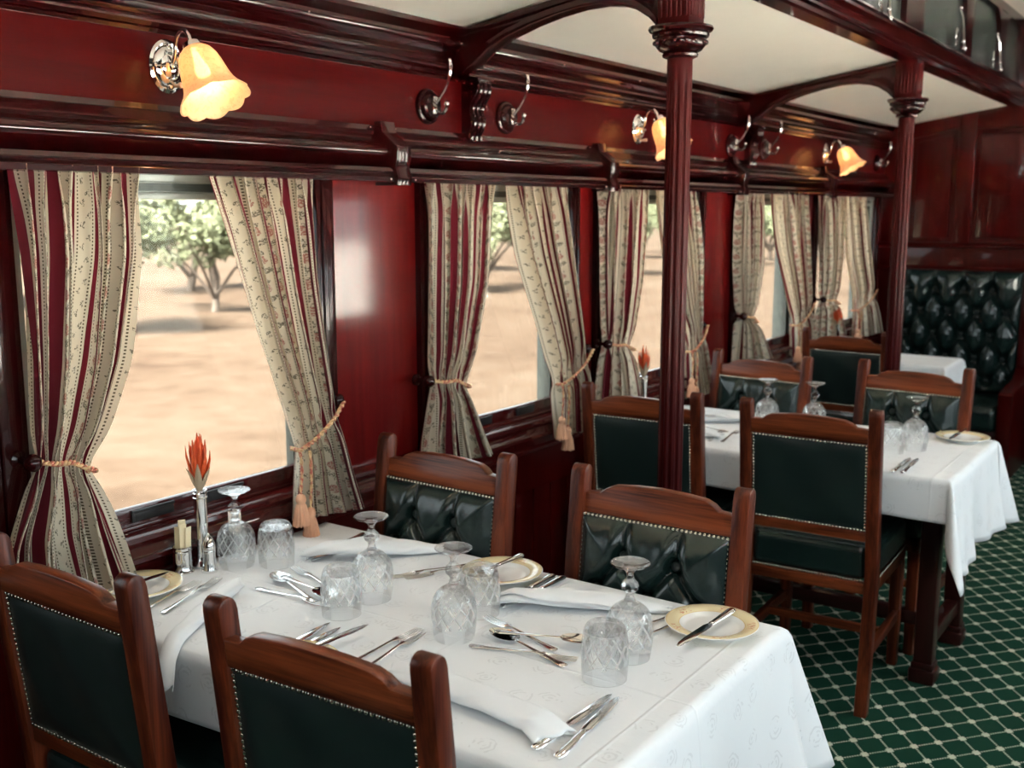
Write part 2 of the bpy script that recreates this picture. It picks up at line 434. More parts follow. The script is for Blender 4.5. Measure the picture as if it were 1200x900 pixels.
WIN = [(1.19, 2.065), (2.53, 3.365), (3.575, 4.455), (4.905, 5.80), (6.00, 7.18), (-.05, .84)]
ZS, ZT = .86, 1.70                            # window opening
def side_wall(xin, xout, wins, name):
    w = MB()
    w.b2(xin, xout, Y0 - .1, Y1 + .1, 0, ZS); w.b2(xin, xout, Y0 - .1, Y1 + .1, ZT, 2.16)
    ys = [Y0 - .1]
    for a, c in sorted(wins): ys += [a, c]
    ys.append(Y1 + .1)
    for i in range(0, len(ys), 2): w.b2(xin, xout, ys[i], ys[i + 1], ZS, ZT)
    return w
struct(side_wall(XW, XW - .14, WIN, 'wall_left').done('wall_left', 'panel', ang=0))
WR = [(-1.2, -.3), (.0, .9), (1.15, 2.05), (2.45, 3.35), (3.55, 4.45), (4.85, 5.47), (6.2, 7.1)]
struct(side_wall(XR, XR + .12, WR, 'wall_right').done('wall_right', 'panel', ang=0))
b = MB(); b.b2(XW - .14, XR + .12, Y1, Y1 + .1, 0, 2.9); struct(b.done('wall_back', 'back', ang=0))
b = MB(); b.b2(XW - .14, XR + .12, Y0 - .1, Y0, 0, 2.9); struct(b.done('wall_front', 'back', ang=0))

# ceilings: two sloping side decks and the raised clerestory deck
c = MB()
c.prism([(-2.10, 2.125), (XB0 + .02, 2.245), (XB0 + .02, 2.30), (-2.10, 2.18)], 1, Y0 - .1, Y1 + .1)
c.prism([(XR + .02, 2.125), (XB1 - .02, 2.245), (XB1 - .02, 2.30), (XR + .02, 2.18)], 1, Y0 - .1, Y1 + .1)
c.prism([(-1.36, 2.74), (-1.0, 2.79), (-.665, 2.80), (-.33, 2.79), (.03, 2.74), (.03, 2.84), (-1.36, 2.84)], 1, Y0 - .1, Y1 + .1)
struct(c.done('ceiling', 'ceiling', ang=20))

tn = [0]
def trim(mb, mat, ang=35, parent=None):
    tn[0] += 1
    return struct(mb.done('trim_%d' % tn[0], mat, parent, ang))
def arc(cx, cz, r, a0, a1, n=8): return [(cx + r * math.cos(math.radians(a0 + (a1 - a0) * i / n)), cz + r * math.sin(math.radians(a0 + (a1 - a0) * i / n))) for i in range(n + 1)]

# curtain rail moulding above the windows
rail = [(XW, 1.835), (XW + .018, 1.835), (XW + .022, 1.822), (XW + .034, 1.818), (XW + .036, 1.800)] + \
       [(XW + .036 + .050 * math.sin(PI * i / 12) ** .8, 1.796 - .072 * i / 12) for i in range(13)] + \
       [(XW + .052, 1.722), (XW + .090, 1.716), (XW + .094, 1.706), (XW + .086, 1.698), (XW + .092, 1.690), (XW + .092, 1.678), (XW + .080, 1.676), (XW + .080, 1.715), (XW, 1.715)]
b = MB(); b.prism(rail, 1, Y0, Y1); t_rail = trim(b, 'trim_y')
for y in (2.31, 3.51, 4.76, 6.05, 1.04):
    b = MB(); w = .030
    b.prism([(XW + .02, 1.845), (XW + .045, 1.845), (XW + .052, 1.815), (XW + .105, 1.775), (XW + .105, 1.745), (XW + .098, 1.715), (XW + .108, 1.690), (XW + .104, 1.668), (XW + .02, 1.668)], 1, y - w, y + w, .003)
    o = b.done('rail_strap', 'trim_z', t_rail, 35)
for y in [y + d for y in (2.31, 3.51, 4.76, 6.05) for d in (-.045, .06)]:
    b = MB(); b.sphere((XW + .0935, y, 1.684), .003, 8, 6); b.sphere((XW + .0205, y, 1.828), .003, 8, 6); b.done('screw', 'chrome', t_rail)
# cornice between frieze and ceiling
cor = [(XW, 1.992), (XW + .010, 1.992), (XW + .014, 2.000), (XW + .024, 2.003), (XW + .030, 2.012), (XW + .028, 2.019), (XW + .036, 2.024), (XW + .040, 2.033), (XW + .036, 2.040), (XW + .042, 2.044), (XW + .042, 2.050)] + \
      [(XW + .030 + .040 * math.sin(math.radians(14 + 130 * i / 12)), 2.054 + .068 * i / 12) for i in range(13)] + \
      [(XW + .060, 2.124), (XW + .078, 2.127), (XW + .078, 2.150), (XW, 2.150)]
b = MB(); b.prism(cor, 1, Y0, Y1); t_cor = trim(b, 'trim_y')
b = MB(); b.b2(XW - .002, XW + .006, Y0, Y1, 1.835, 1.992); trim(b, 'frieze', 0)
for y in (1.99, 2.62, 3.2, 3.75, 4.5, 5.3):
    b = MB(); b.sphere((XW + .071, y, 2.092), .0035, 8, 6); b.done('screw', 'chrome', t_cor)

# stiles beside each window, panels between
st = [(1.115, 1.195), (2.045, 2.11), (2.475, 2.54), (3.355, 3.40), (3.525, 3.59), (4.445, 4.50), (4.84, 4.915), (5.79, 5.85), (5.97, 6.03), (7.17, 7.24), (.83, .89)]
b = MB()
for a, d in st:
    m = (a + d) / 2
    b.b2(XW - .005, XW + .022, a, d, .86, 1.70, .004)
    b.b2(XW + .018, XW + .030, a + .016, d - .014, .86, 1.70, .005)
trim(b, 'trim_z')
# sill mouldings
sill = [(XW, .862), (XW + .030, .862), (XW + .040, .856), (XW + .042, .846), (XW + .030, .840), (XW + .024, .828), (XW + .030, .812), (XW + .038, .806), (XW + .040, .796), (XW + .030, .790), (XW + .016, .786), (XW + .012, .760), (XW + .020, .752), (XW + .020, .742), (XW, .738)]
b = MB(); b.prism(sill, 1, Y0, Y1); trim(b, 'sill')
# dado boards under the sill
b = MB(); b.b2(XW, XW + .012, Y0, Y1, .60, .738); b.b2(XW, XW + .016, Y0, Y1, .0, .10, .004)
y = Y0
while y < Y1 - .1:
    b.b2(XW, XW + .007, y + .003, y + .112, .10, .60, .003); y += .115
trim(b, 'back')

# windows: metal frame, pane, header louvre and wooden sash rail with finger grips
for k, (a, d) in enumerate(WIN):
    w = struct(bpy.data.objects.new('window_%d' % (k + 1), None)); COL.objects.link(w); w.location = (XW, (a + d) / 2, ZS)
    def loc(o): o.location = (-XW, -(a + d) / 2, -ZS); return o
    xg = XW - .024
    f = MB()
    f.b2(xg - .012, xg + .012, a, a + .036, .86, 1.70, .002); f.b2(xg - .012, xg + .012, d - .036, d, .86, 1.70, .002)
    f.b2(xg - .010, xg + .010, a, d, 1.624, 1.640, .002); f.b2(xg - .012, xg + .016, a, d, 1.664, 1.70, .002)
    f.b2(xg - .014, xg - .002, a, d, 1.640, 1.664)
    loc(f.done('window_frame', 'grey_metal', w))
    f = MB(); f.b2(xg - .002, xg + .006, a + .05, d - .05, 1.643, 1.661)
    for i in range(3): f.b2(xg + .005, xg + .009, a + .08, d - .08, 1.645 + .005 * i, 1.6475 + .005 * i)
    loc(f.done('louvre', 'dark_metal', w))
    f = MB(); f.b2(xg - .040, xg - .014, a, a + .05, .86, 1.70); f.b2(xg - .040, xg - .014, d - .075, d, .86, 1.70)
    f.b2(XW - .142, xg - .013, a, a + .005, .86, 1.70); f.b2(XW - .142, xg - .013, d - .005, d, .86, 1.70); f.b2(XW - .142, xg - .013, a, d, 1.695, 1.70)
    loc(f.done('blind_channel', 'dark_metal', w))
    f = MB(); f.b2(xg - .003, xg + .003, a + .036, d - .036, .91, 1.626)
    loc(f.done('pane', 'pane_tint', w, 0))
    f = MB(); f.b2(xg - .004, XW - .008, a, d, .860, .915, .003); f.b2(xg - .004, XW - .004, a, d, .860, .872, .003)
    loc(f.done('sash_rail', 'sill', w))
    mid = (a + d) / 2
    for q in ((a + .23, a + .345), (d - .345, d - .23)):
        f = MB(); x = XW - .006
        yy0, yy1 = (q if k != 0 else ((1.445, 1.565) if q[0] < mid else (1.66, 1.78)))
        f.b2(x - .004, x + .003, yy0, yy1, .880, .908, .003); f.b2(x + .001, x + .006, yy0, yy1, .902, .910, .002); f.b2(x + .001, x + .006, yy0, yy0 + .008, .880, .908, .002)
        loc(f.done('finger_grip', 'black', w))
for k, (a, d) in enumerate(WR):
    w = struct(bpy.data.objects.new('window_%d' % (k + 7), None)); COL.objects.link(w); w.location = (XR, (a + d) / 2, ZS)
    def loc(o): o.location = (-XR, -(a + d) / 2, -ZS); return o
    xg = XR + .06; f = MB()
    f.b2(xg - .012, xg + .012, a, a + .03, .86, 1.70); f.b2(xg - .012, xg + .012, d - .03, d, .86, 1.70); f.b2(xg - .012, xg + .012, a, d, 1.66, 1.70); f.b2(xg - .012, xg + .012, a, d, .86, .90)
    loc(f.done('window_frame', 'grey_metal', w))
    f = MB(); f.b2(xg - .003, xg + .003, a + .03, d - .03, .90, 1.66); loc(f.done('pane', 'pane', w, 0))
# right hand wall mouldings
b = MB(); b.prism([(2 * (XR + XW) / 2 - p[0], p[1]) for p in rail], 1, Y0, Y1); trim(b, 'trim_y')
b = MB(); b.prism([(XR + XW - p[0], p[1]) for p in cor], 1, Y0, Y1); trim(b, 'trim_y')
b = MB(); b.prism([(XR + XW - p[0], p[1]) for p in sill], 1, Y0, Y1); trim(b, 'sill')

# clerestory beams with moulded fascia, and glazed clerestory sides
XC = (XB0 + XB1) / 2
def mir(p): return [(2 * XC - x, z) for x, z in p]
beam = [(XB0, 2.236), (-1.262, 2.232), (-1.255, 2.240), (-1.255, 2.256), (-1.243, 2.262), (-1.243, 2.270), (-1.250, 2.276), (-1.236, 2.300), (-1.226, 2.306), (-1.226, 2.316), (-1.250, 2.322), (-1.262, 2.336), (-1.300, 2.336), (XB0, 2.336)]
b = MB(); b.prism(beam, 1, Y0, Y1); trim(b, 'trim_y')
b = MB(); b.prism(mir(beam), 1, Y0, Y1); trim(b, 'trim_y')
def clere(xf, sgn):
    """timber side with arched lights: posts, heads and spandrels"""
    w = MB(); g = MB()
    edges = [(-1.45, -.45), (-.25, .70), (.9, 1.65), (1.85, 2.55), (2.80, 3.70), (3.85, 4.70), (4.98, 5.78), (5.93, 6.62), (6.78, 7.25)]
    x0, x1 = xf, xf - sgn * .035
    w.b2(x0, x1, Y0, Y1, 2.33, 2.365); w.b2(x0, x1, Y0, Y1, 2.70, 2.80)
    ys = [Y0] + [q for e in edges for q in e] + [Y1]
    for i in range(0, len(ys), 2): w.b2(x0, x1, ys[i], ys[i + 1], 2.36, 2.705)
    R = .13
    for a, d in edges:
        for y, s in ((a, 1), (d, -1)):
            for z0, sz in ((2.70, -1),):
                pts = [(y, z0)] + [(y + s * R * (1 - math.sin(PI / 2 * i / 8)), z0 + sz * R * (1 - math.cos(PI / 2 * i / 8))) for i in range(9)]
                w.prism(pts, 0, x0, x1)
        m = (a + d) / 2
        g.b2(x1 + sgn * .01, x1 + sgn * .004, a, d, 2.355, 2.71)
    t = trim(w, 'trim_z'); o = g.done('pane', 'frosted', t, 0)
clere(-1.275, 1); clere(2 * XC + 1.275, -1)
# moulded ledge under the clerestory lights
b = MB(); b.b2(-1.30, -1.252, Y0, Y1, 2.336, 2.352, .005); trim(b, 'trim_y')

# back wall joinery: stiles, rails, raised fields
b = MB(); yb = Y1
b.b2(-2.08, -1.90, yb - .020, yb, 1.20, 2.20, .004); b.b2(-1.617, -1.512, yb - .020, yb, 1.385, 2.30, .004); b.b2(-1.16, -1.06, yb - .020, yb, 1.385, 2.34, .004)
b.b2(-2.08, XR, yb - .022, yb, 1.225, 1.355, .004); b.prism([(yb, 1.35), (yb - .036, 1.356), (yb - .042, 1.366), (yb - .036, 1.376), (yb - .022, 1.388), (yb, 1.392)], 0, -2.08, XR)
b.prism([(-1.90, 2.06), (-1.617, 2.118), (-1.617, 2.26), (-1.90, 2.20)], 1, yb - .020, yb, .003)
b.b2(-1.512, -1.16, yb - .020, yb, 2.108, 2.33, .003)
b.b2(-1.06, XR, yb - .020, yb, 2.05, 2.9, .003)
b.prism([(yb, 1.205), (yb - .03, 1.21), (yb - .034, 1.222), (yb - .022, 1.236), (yb, 1.24)], 0, -2.08, -1.0)
trim(b, 'back')
b = MB()
b.prism([(-1.870, 1.420), (-1.647, 1.420), (-1.647, 2.08), (-1.870, 2.035)], 1, yb - .010, yb, .006)
b.b2(-1.482, -1.19, yb - .010, yb, 1.420, 2.075, .006)
trim(b, 'back')

# ------------------------------------------------------------------ columns and arched brackets
def column(y, label):
    x = -1.298
    r = thing('column', label, 'column', (x, y, 0), 0, 'slender fluted columns')
    b = MB(); b.box((0, 0, .05), (.13, .13, .10), .006); b.lathe([(.06, .10), (.062, .115), (.052, .125), (.054, .14), (.040, .155)], 32); b.done('base', 'trim_z', r)
    b = MB(); zs = [.15] + [.2 + i * .2 for i in range(9)] + [1.90, 1.925, 1.94, 2.005]
    def fl(rr, z, a, k):
        d = .0048 * max(0, math.cos(10 * a)) ** .7 if z < 1.93 else 0
        return rr - d, z
    b.lathe([(.0355 - .001 * z, z) for z in zs], 96, mod=fl); b.done('shaft', 'column', r, 50)
    b = MB(); b.lathe([(.034, 1.995), (.046, 2.000), (.048, 2.006), (.044, 2.010), (.056, 2.016), (.066, 2.028), (.069, 2.040), (.067, 2.046), (.074, 2.050), (.076, 2.056), (.074, 2.060), (.082, 2.064), (.086, 2.070), (.084, 2.076), (.05, 2.078)], 48)
    for j in range(14):
        a = 2 * PI * j / 14; b.sphere((.067 * math.cos(a), .067 * math.sin(a), 2.036), .007, 8, 6)
    b.done('capital', 'trim_z', r, 40)
    b = MB(); b.box((.0, 0, 2.157), (.092, .092, .158), .004)
    for i in range(-1, 2):
        for (ax, s) in ((0, 1), (0, -1), (1, 1), (1, -1)):
            for e in (-.011, .011):
                cpos = [i * .026, i * .026, 2.16]; cpos[ax] = s * .0465; cpos[1 - ax] = i * .028 + e * .75
                sz = [.007, .007, .125]; sz[ax] = .006
                b.box(cpos, sz, .002, 1)
    b.done('block', 'column', r)
    return r
column(2.645, 'nearer slim red fluted column rising behind the front table')
column(4.88, 'farther slim red fluted column standing before the tufted bench')
def bracket(y, label):
    r = thing('arched_bracket', label, 'bracket', (-1.298, y, 2.08), 0, 'arched ceiling brackets')
    X0 = -1.298; w = .022
    low = [(-2.075, 1.99), (-2.035, 1.995), (-2.005, 2.010), (-1.965, 2.030), (-1.915, 2.068), (-1.845, 2.098), (-1.76, 2.124), (-1.68, 2.142), (-1.60, 2.154), (-1.53, 2.156), (-1.47, 2.148), (-1.42, 2.131), (-1.38, 2.106), (-1.355, 2.080)]
    up = [(-1.335, 2.08), (-1.335, 2.2405), (-2.05, 2.130), (-2.075, 2.12)]
    P = [(a - X0, z - 2.08) for a, z in low + up]
    b = MB(); b.prism(P, 1, -w, w, .003); b.done('web', 'trim_x', r, 25)
    # soffit bead and raised rims
    b = MB()
    rim = [(a - X0, z - 2.08) for a, z in low[2:]]
    band = []
    for i, (px, pz) in enumerate(rim):
        band.append((px, pz))
    top = [(px - .0, pz + .022) for px, pz in reversed(rim)]
    b.prism(band + top, 1, -w - .008, w + .008, .003); b.done('rim', 'trim_x', r, 25)
    b = MB(); b.prism([(a - X0, z - 2.08) for a, z in [(-2.05, 2.106), (-1.335, 2.216), (-1.335, 2.2385), (-2.05, 2.128)]], 1, -w - .010, w + .010, .003); b.done('cap_rail', 'trim_x', r, 25)
    b = MB(); b.prism([(a - X0, z - 2.08) for a, z in [(-1.50, 2.176), (-1.42, 2.160), (-1.37, 2.128), (-1.36, 2.205)]], 1, -w - .003, w + .003, .002); b.done('spandrel_panel', 'trim_z', r, 25)
    return r
bracket(2.645, 'nearer arched bracket spanning from wall cornice to nearer column')
bracket(4.88, 'farther arched bracket spanning from wall cornice to farther column')

def corbel(y, label):
    r = thing('corbel', label, 'corbel', (XW + .006, y, 1.84), 0, 'carved wall corbels')
    pts = [(0, .155), (.050, .155), (.062, .148), (.066, .130), (.060, .112), (.046, .096), (.036, .078), (.034, .060), (.040, .044), (.042, .026), (.034, .010), (.024, -.008), (.030, -.016), (.028, -.022), (0, -.022)]
    b = MB(); b.prism(pts, 1, -.034, .034, .002); b.done('scroll', 'trim_z', r, 35)
    for dy in (-.023, 0, .023):
        b = MB(); path = [(x + .001, dy, z) for x, z in pts[1:-1]]; b.tube(path, .0095, 8); b.done('rib', 'trim_z', r)
    b = MB(); b.b2(0, .072, -.042, .042, .150, .165, .004); b.done('cap', 'trim_z', r)
    return r
corbel(2.735, 'carved ribbed corbel between the two nearest coat hooks')
corbel(4.985, 'carved ribbed corbel between the two middle coat hooks, behind the nearer column')

# ------------------------------------------------------------------ coat hooks
def coat_hook(loc, label):
    r = thing('coat_hook', label, 'coat hook', loc, 0, 'coat hooks along the frieze')
    Rx = Matrix.Rotation(PI / 2, 4, 'Y')
    b = MB(); b.lathe([(.052, 0), (.053, .006), (.050, .012), (.044, .014), (.043, .020), (.036, .027), (.033, .030), (.010, .031)], 40, M4=Rx); b.done('rosette', 'trim_z', r)
    b = MB(); b.box((.034, 0, .002), (.006, .022, .052), .003)
    for dz in (.022, -.018): b.sphere((.037, 0, dz + .002), .004, 8, 6)
    b.done('mounting_plate', 'chrome', r)
    b = MB()
    path = [(.036, 0, .008), (.050, 0, .022), (.066, 0, .040), (.082, 0, .066), (.090, 0, .092), (.092, 0, .112), (.090, 0, .126)]
    b.tube(path, [.0050, .0045, .0045, .0050, .0060, .0070, .0050], 10); b.sphere((.0895, 0, .126), .0072, 10, 8)
    b.done('upper_hook', 'chrome', r)
    b = MB(); path = [(.036, 0, -.014), (.050, 0, -.022), (.064, 0, -.022), (.074, 0, -.012), (.078, 0, .002)]
    b.tube(path, [.005, .0045, .0045, .0055, .0055], 10); b.sphere((.078, 0, .004), .0075, 10, 8); b.done('lower_hook', 'chrome', r)
    return r
hk = coat_hook((XW + .006, 2.53, 1.905), 'chrome coat hook on round wooden rosette, left of the carved corbel by the nearer bracket')
HL = [(2.935, 'chrome coat hook on round wooden rosette, right of the carved corbel by the nearer bracket'),
      (4.775, 'chrome coat hook just right of the nearer column'),
      (5.185, 'chrome coat hook between the middle corbel and the farthest lamp'),
      (7.12, 'lone chrome coat hook in the far corner beside the farther column')]
for y, l in HL: dup(hk, (XW + .006, y, 1.900), None, l)

# ------------------------------------------------------------------ wall lamps
def wall_lamp(loc, label, flip=1):
    r = thing('wall_lamp', label, 'lamp', loc, 0 if flip > 0 else PI, 'tulip shade wall lamps')
    Rx = Matrix.Rotation(PI / 2, 4, 'Y')
    S = Matrix.Diagonal((1, .86, 1.05, 1))
    b = MB(); b.lathe([(.056, 0), (.057, .004), (.050, .008), (.046, .007), (.042, .012), (.030, .016), (.027, .014), (.020, .020), (.004, .022)], 40, M4=S @ Rx)
    for a in (0, PI / 2, PI, 3 * PI / 2): b.sphere((.011, .040 * math.cos(a), .046 * math.sin(a)), .006, 8, 6)
    b.done('backplate', 'chrome', r)
    b = MB(); path = [(.018, 0, .0), (.030, 0, .018), (.034, 0, .040), (.040, 0, .060), (.054, 0, .074), (.070, 0, .074), (.083, 0, .060), (.090, 0, .040)]
    b.tube(path, .0052, 12); b.sphere((.018, 0, 0), .010, 12, 8); b.done('arm', 'chrome', r)
    b = MB(); b.lathe([(.004, 0), (.005, .014), (.007, .018), (.006, .024), (.001, .026)], 12, c=(0, 0, 0), M4=Matrix.Translation((.012, .012, -.042)) @ Matrix.Rotation(PI / 2, 4, 'Y')); b.done('switch_knob', 'plastic_white', r)
    T = Matrix.Translation((.090, 0, .042)) @ Matrix.Rotation(math.radians(-30), 4, 'Y') @ Matrix.Diagonal((1, 1, -1, 1))
    b = MB(); b.lathe([(.008, -.004), (.020, .0), (.022, .012), (.019, .020), (.012, .022)], 24, M4=T); b.done('socket', 'chrome', r)
    prof = [(.016, .012), (.028, .016), (.038, .026), (.045, .042), (.049, .060), (.052, .080), (.055, .098), (.059, .112), (.066, .126), (.074, .137), (.079, .144)]
    inner = [(a - .003, z + .0005) for a, z in reversed(prof)]
    def scal(rr, z, a, k):
        q = max(0, (z - .095) / .049)
        s = abs(math.sin(4.5 * a)); return rr * (1 + .055 * q * (s - .5)), z + .006 * q * (s - .5)
    b = MB(); b.lathe(prof + inner, 72, M4=T, mod=scal, loop=True); b.done('lamp_shade', 'shade', r, 60)
    b = MB(); b.lathe([(.006, .02), (.008, .034), (.012, .050), (.0165, .066), (.0145, .078), (.003, .085)], 20, M4=T); b.done('bulb', 'bulb', r)
    l = bpy.data.lights.new('bulb_light', 'POINT'); l.energy = .30; l.color = (1, .64, .34); l.shadow_soft_size = .022
    lo = bpy.data.objects.new('bulb_light', l); COL.objects.link(lo); lo.parent = r; lo.location = T @ Vector((0, 0, .098))
    return r
L1 = wall_lamp((XW + .006, 1.60, 1.922), 'nearest frosted tulip wall lamp, above the first window')
dup(L1, (XW + .006, 3.86, 1.918), None, 'frosted tulip wall lamp half hidden by the nearer column')
dup(L1, (XW + .006, 6.13, 1.915), None, 'farthest frosted tulip wall lamp, above the last window')
RL = dup(L1, (XR, 1.60, 1.92), PI, 'tulip wall lamp on the opposite wall, first of three')
dup(L1, (XR, 3.86, 1.92), PI, 'tulip wall lamp on the opposite wall, second of three')
dup(L1, (XR, 6.13, 1.92), PI, 'tulip wall lamp on the opposite wall, third of three')

# added fill light: unseen glowing domes under the raised deck
def fill_dome(y, label):
    r = thing('added_fill_dome', label, 'lamp', (-.665, y, 2.795), 0, 'added fill domes on the raised ceiling')
    b = MB(); b.lathe([(.15, 0), (.155, -.012), (.14, -.022), (.12, -.02)], 40); b.done('ring', 'chrome', r)
    b = MB(); b.lathe([(.132, -.018), (.120, -.045), (.09, -.068), (.05, -.082), (.004, -.087)], 40); b.done('dome', 'opal', r)
    return r
for y, l in ((-.3, 'added opal fill dome at the near end of the raised ceiling'), (1.7, 'added opal fill dome on the raised ceiling above the front table'), (3.7, 'added opal fill dome on the raised ceiling above the second table'), (5.7, 'added opal fill dome at the far end of the raised ceiling')):
    fill_dome(y, l)

# clerestory catches
def catch(y, z, label):
    r = thing('window_catch', label, 'window catch', (-1.272, y, z), 0, 'chrome catches on the clerestory lights')
    b = MB(); b.box((.004, 0, .0), (.008, .035, .085), .003); b.done('plate', 'chrome', r)
    b = MB(); b.tube([(.006, .03, .13), (.02, .03, .09), (.028, .03, .03), (.030, .03, -.02), (.036, .03, -.05)], .006, 8); b.sphere((.036, .03, -.055), .012, 10, 8); b.sphere((.006, .03, .135), .010, 10, 8); b.sphere((.03, .03, -.02), .010, 10, 8); b.done('stay_rod', 'chrome', r)
    return r
catch(4.30, 2.385, 'chrome window catch left of the farther column top')
catch(5.56, 2.420, 'chrome window catch just right of the farther column top')
catch(6.45, 2.415, 'chrome window catch farthest along the glazed clerestory')

# ------------------------------------------------------------------ tufting
def tuft(name, W, H, btns, segs, bulge, mat, parent, nu=90, nv=80, wrap=True, sig=.010, bsig=.016, cre=.55):
    xs = np.linspace(-W / 2, W / 2, nu); zs = np.linspace(0, H, nv)
    X, Z = np.meshgrid(xs, zs)
    D = np.full_like(X, 9.0)
    for (ax, az), (bx, bz) in segs:
        dx, dz = bx - ax, bz - az; L2 = dx * dx + dz * dz
        t = np.clip(((X - ax) * dx + (Z - az) * dz) / L2, 0, 1)
        D = np.minimum(D, np.hypot(X - ax - t * dx, Z - az - t * dz))
    B = np.full_like(X, 9.0)
    for (x, z) in btns: B = np.minimum(B, np.hypot(X - x, Z - z))
    e = np.minimum(np.minimum(X + W / 2, W / 2 - X), np.minimum(Z, H - Z))
    edge = 1 - np.exp(-(e / .028))
    h = bulge * edge * (1 - cre * np.exp(-D / sig) - .0 * B) - bulge * .85 * np.exp(-(B / bsig) ** 2)
    h += bulge * .12 * np.exp(-((D - .022) / .018) ** 2) * edge
    h = np.maximum(h, -.004)
    P = np.stack([X, h, Z], -1)
    return grid_obj(name, P, mat, parent, ang=0)

# ------------------------------------------------------------------ chairs
def make_chair():
    r = thing('dining_chair', 'x', 'chair')
    ys = lambda z: -.062 * (z - .45) / .55 if z > .45 else -.045 * (.45 - z) / .45      # slant of the back posts
    for s in (-1, 1):
        pts = [(ys(0) - .018, 0), (ys(0) + .018, 0), (ys(.45) + .022, .45), (ys(.97) + .020, .975)] + \
              [(ys(.985) + .020 * math.cos(PI * i / 8), .978 + .022 * math.sin(PI * i / 8)) for i in range(1, 8)] + [(ys(.97) - .020, .975), (ys(.45) - .022, .45)]
        b = MB(); b.prism(pts, 0, s * .2055 - .0195, s * .2055 + .0195, .0035); b.done('back_post', 'chair_z', r, 30)
    # crest rail with stepped ends
    th = .014
    x = .187
    def crest_pts(z0):
        top = [(-x, .935), (-.150, .938), (-.135, .950), (-.115, .958), (-.06, .963), (0, .965), (.06, .963), (.115, .958), (.135, .950), (.150, .938), (x, .935)]
        return [(-x, z0), (x, z0)] + top[::-1]
    b = MB(); P = crest_pts(.888)
    sh = Matrix.Shear('XZ', 4, (0, 0))
    vs = b.prism(P, 1, -th, th, .004)
    for v in b.bm.verts: v.co.y += ys(v.co.z) - .004 + .012 * (1 - (v.co.x / .19) ** 2) * -.6
    b.done('crest_rail', 'chair_x', r, 30)
    b = MB(); b.box((0, ys(.585), .585), (.374, .026, .036), .004); b.done('lower_rail', 'chair_x', r)
    slant = math.atan(.062 / .55)
    F = bpy.data.objects
    W, H, zb = .374, .290, .600
    # tufted front pad
    b1 = [(-.066, .205), (.066, .205)]; b2 = [(-.132, .118), (0, .118), (.132, .118)]; b3 = [(-.066, .031), (.066, .031)]
    segs = []
    for p in b1:
        for q in b2:
            if abs(abs(p[0] - q[0]) - .066) < .01: segs.append((p, q))
    for p in b3:
        for q in b2:
            if abs(abs(p[0] - q[0]) - .066) < .01: segs.append((p, q))
    for p in b1: segs.append((p, (p[0] * 1.05, H)))
    for p in b3: segs.append((p, (p[0], 0)))
    for s in (-1, 1): segs.append(((s * .132, .118), (s * W / 2, .118 - .02)))
    pad = tuft('back_cushion', W, H, b1 + b2 + b3, segs, .044, 'leather', r, sig=.014, bsig=.017, cre=.62)
    pad.location = (0, ys(zb) + .012, zb); pad.rotation_euler = (slant, 0, 0)
    for (px, pz) in b1 + b2:
        bb = MB(); bb.sphere((px, .009, pz), .0125, 14, 8, (1, .5, 1)); bb.done('button', 'button', pad)
    # rear panel
    nx, nz = 30, 24
    X, Z = np.meshgrid(np.linspace(-W / 2, W / 2, nx), np.linspace(0, H, nz))
    e = np.minimum(np.minimum(X + W / 2, W / 2 - X), np.minimum(Z, H - Z)); Yb = -.010 * (1 - np.exp(-e / .02)) + .002 * np.sin(X * 30 + Z * 22) * np.clip(e / .05, 0, 1)
    rp = grid_obj('rear_panel', np.stack([X, Yb, Z], -1)[:, ::-1], 'leather_flat', r, ang=0); rp.location = (0, ys(zb) - .008, zb); rp.rotation_euler = (slant, 0, 0)
    # nail heads round front and rear
    def nails(yo, name):
        b = MB(); pos = []
        n = 34
        for i in range(n): pos.append((-W / 2 + .006 + (W - .012) * i / (n - 1), H - .004))
        for i in range(n): pos.append((-W / 2 + .006 + (W - .012) * i / (n - 1), .006))
        for i in range(1, 26):
            for s in (-1, 1): pos.append((s * (W / 2 - .006), H - .004 - (H - .01) * i / 26))
        for (px, pz) in pos: b.sphere((px, yo, pz), .0042, 7, 5, (1, .75, 1))
        o = b.done(name, 'nail', r); o.location = (0, ys(zb), zb); o.rotation_euler = (slant, 0, 0)
    nails(.016, 'front_nail_trim'); nails(-.0125, 'rear_nail_trim')
    # seat
    def cushion(cx, cy, cz, sx, sy, sz, rad, dome):
        b = MB(); b.box((0, 0, 0), (sx, sy, sz), rad, 4)
        bmesh.ops.subdivide_edges(b.bm, edges=[e for e in b.bm.edges if e.calc_length() > .08], cuts=7, use_grid_fill=True)
        for v in b.bm.verts:
            fx, fy = v.co.x / (sx / 2), v.co.y / (sy / 2)
            if v.co.z > 0: v.co.z += dome * (1 - fx * fx) * (1 - fy * fy)
        bmesh.ops.translate(b.bm, vec=(cx, cy, cz), verts=b.bm.verts[:]); return b
    b = cushion(0, .232, .487, .432, .425, .115, .030, .018); b.done('seat', 'leather', r, 0)
    b = cushion(0, .022, .489, .372, .072, .112, .022, .0); b.done('seat_back_edge', 'leather', r, 0)
    b = MB(); b.b2(-.187, .187, -.016, .018, .390, .428, .003); b.b2(-.216, -.190, 0, .44, .390, .432, .003); b.b2(.190, .216, 0, .44, .390, .432, .003); b.b2(-.2, .2, .415, .44, .390, .432, .003); b.done('seat_frame', 'chair_x', r)
    b = MB()
    for i in range(40): b.sphere((-.18 + .36 * i / 39, -.0155, .434), .0032, 6, 4)
    for s in (-1, 1):
        for i in range(42): b.sphere((s * .2165, .03 + .40 * i / 41, .437), .0032, 6, 4)
    b.done('seat_nail_trim', 'nail', r)
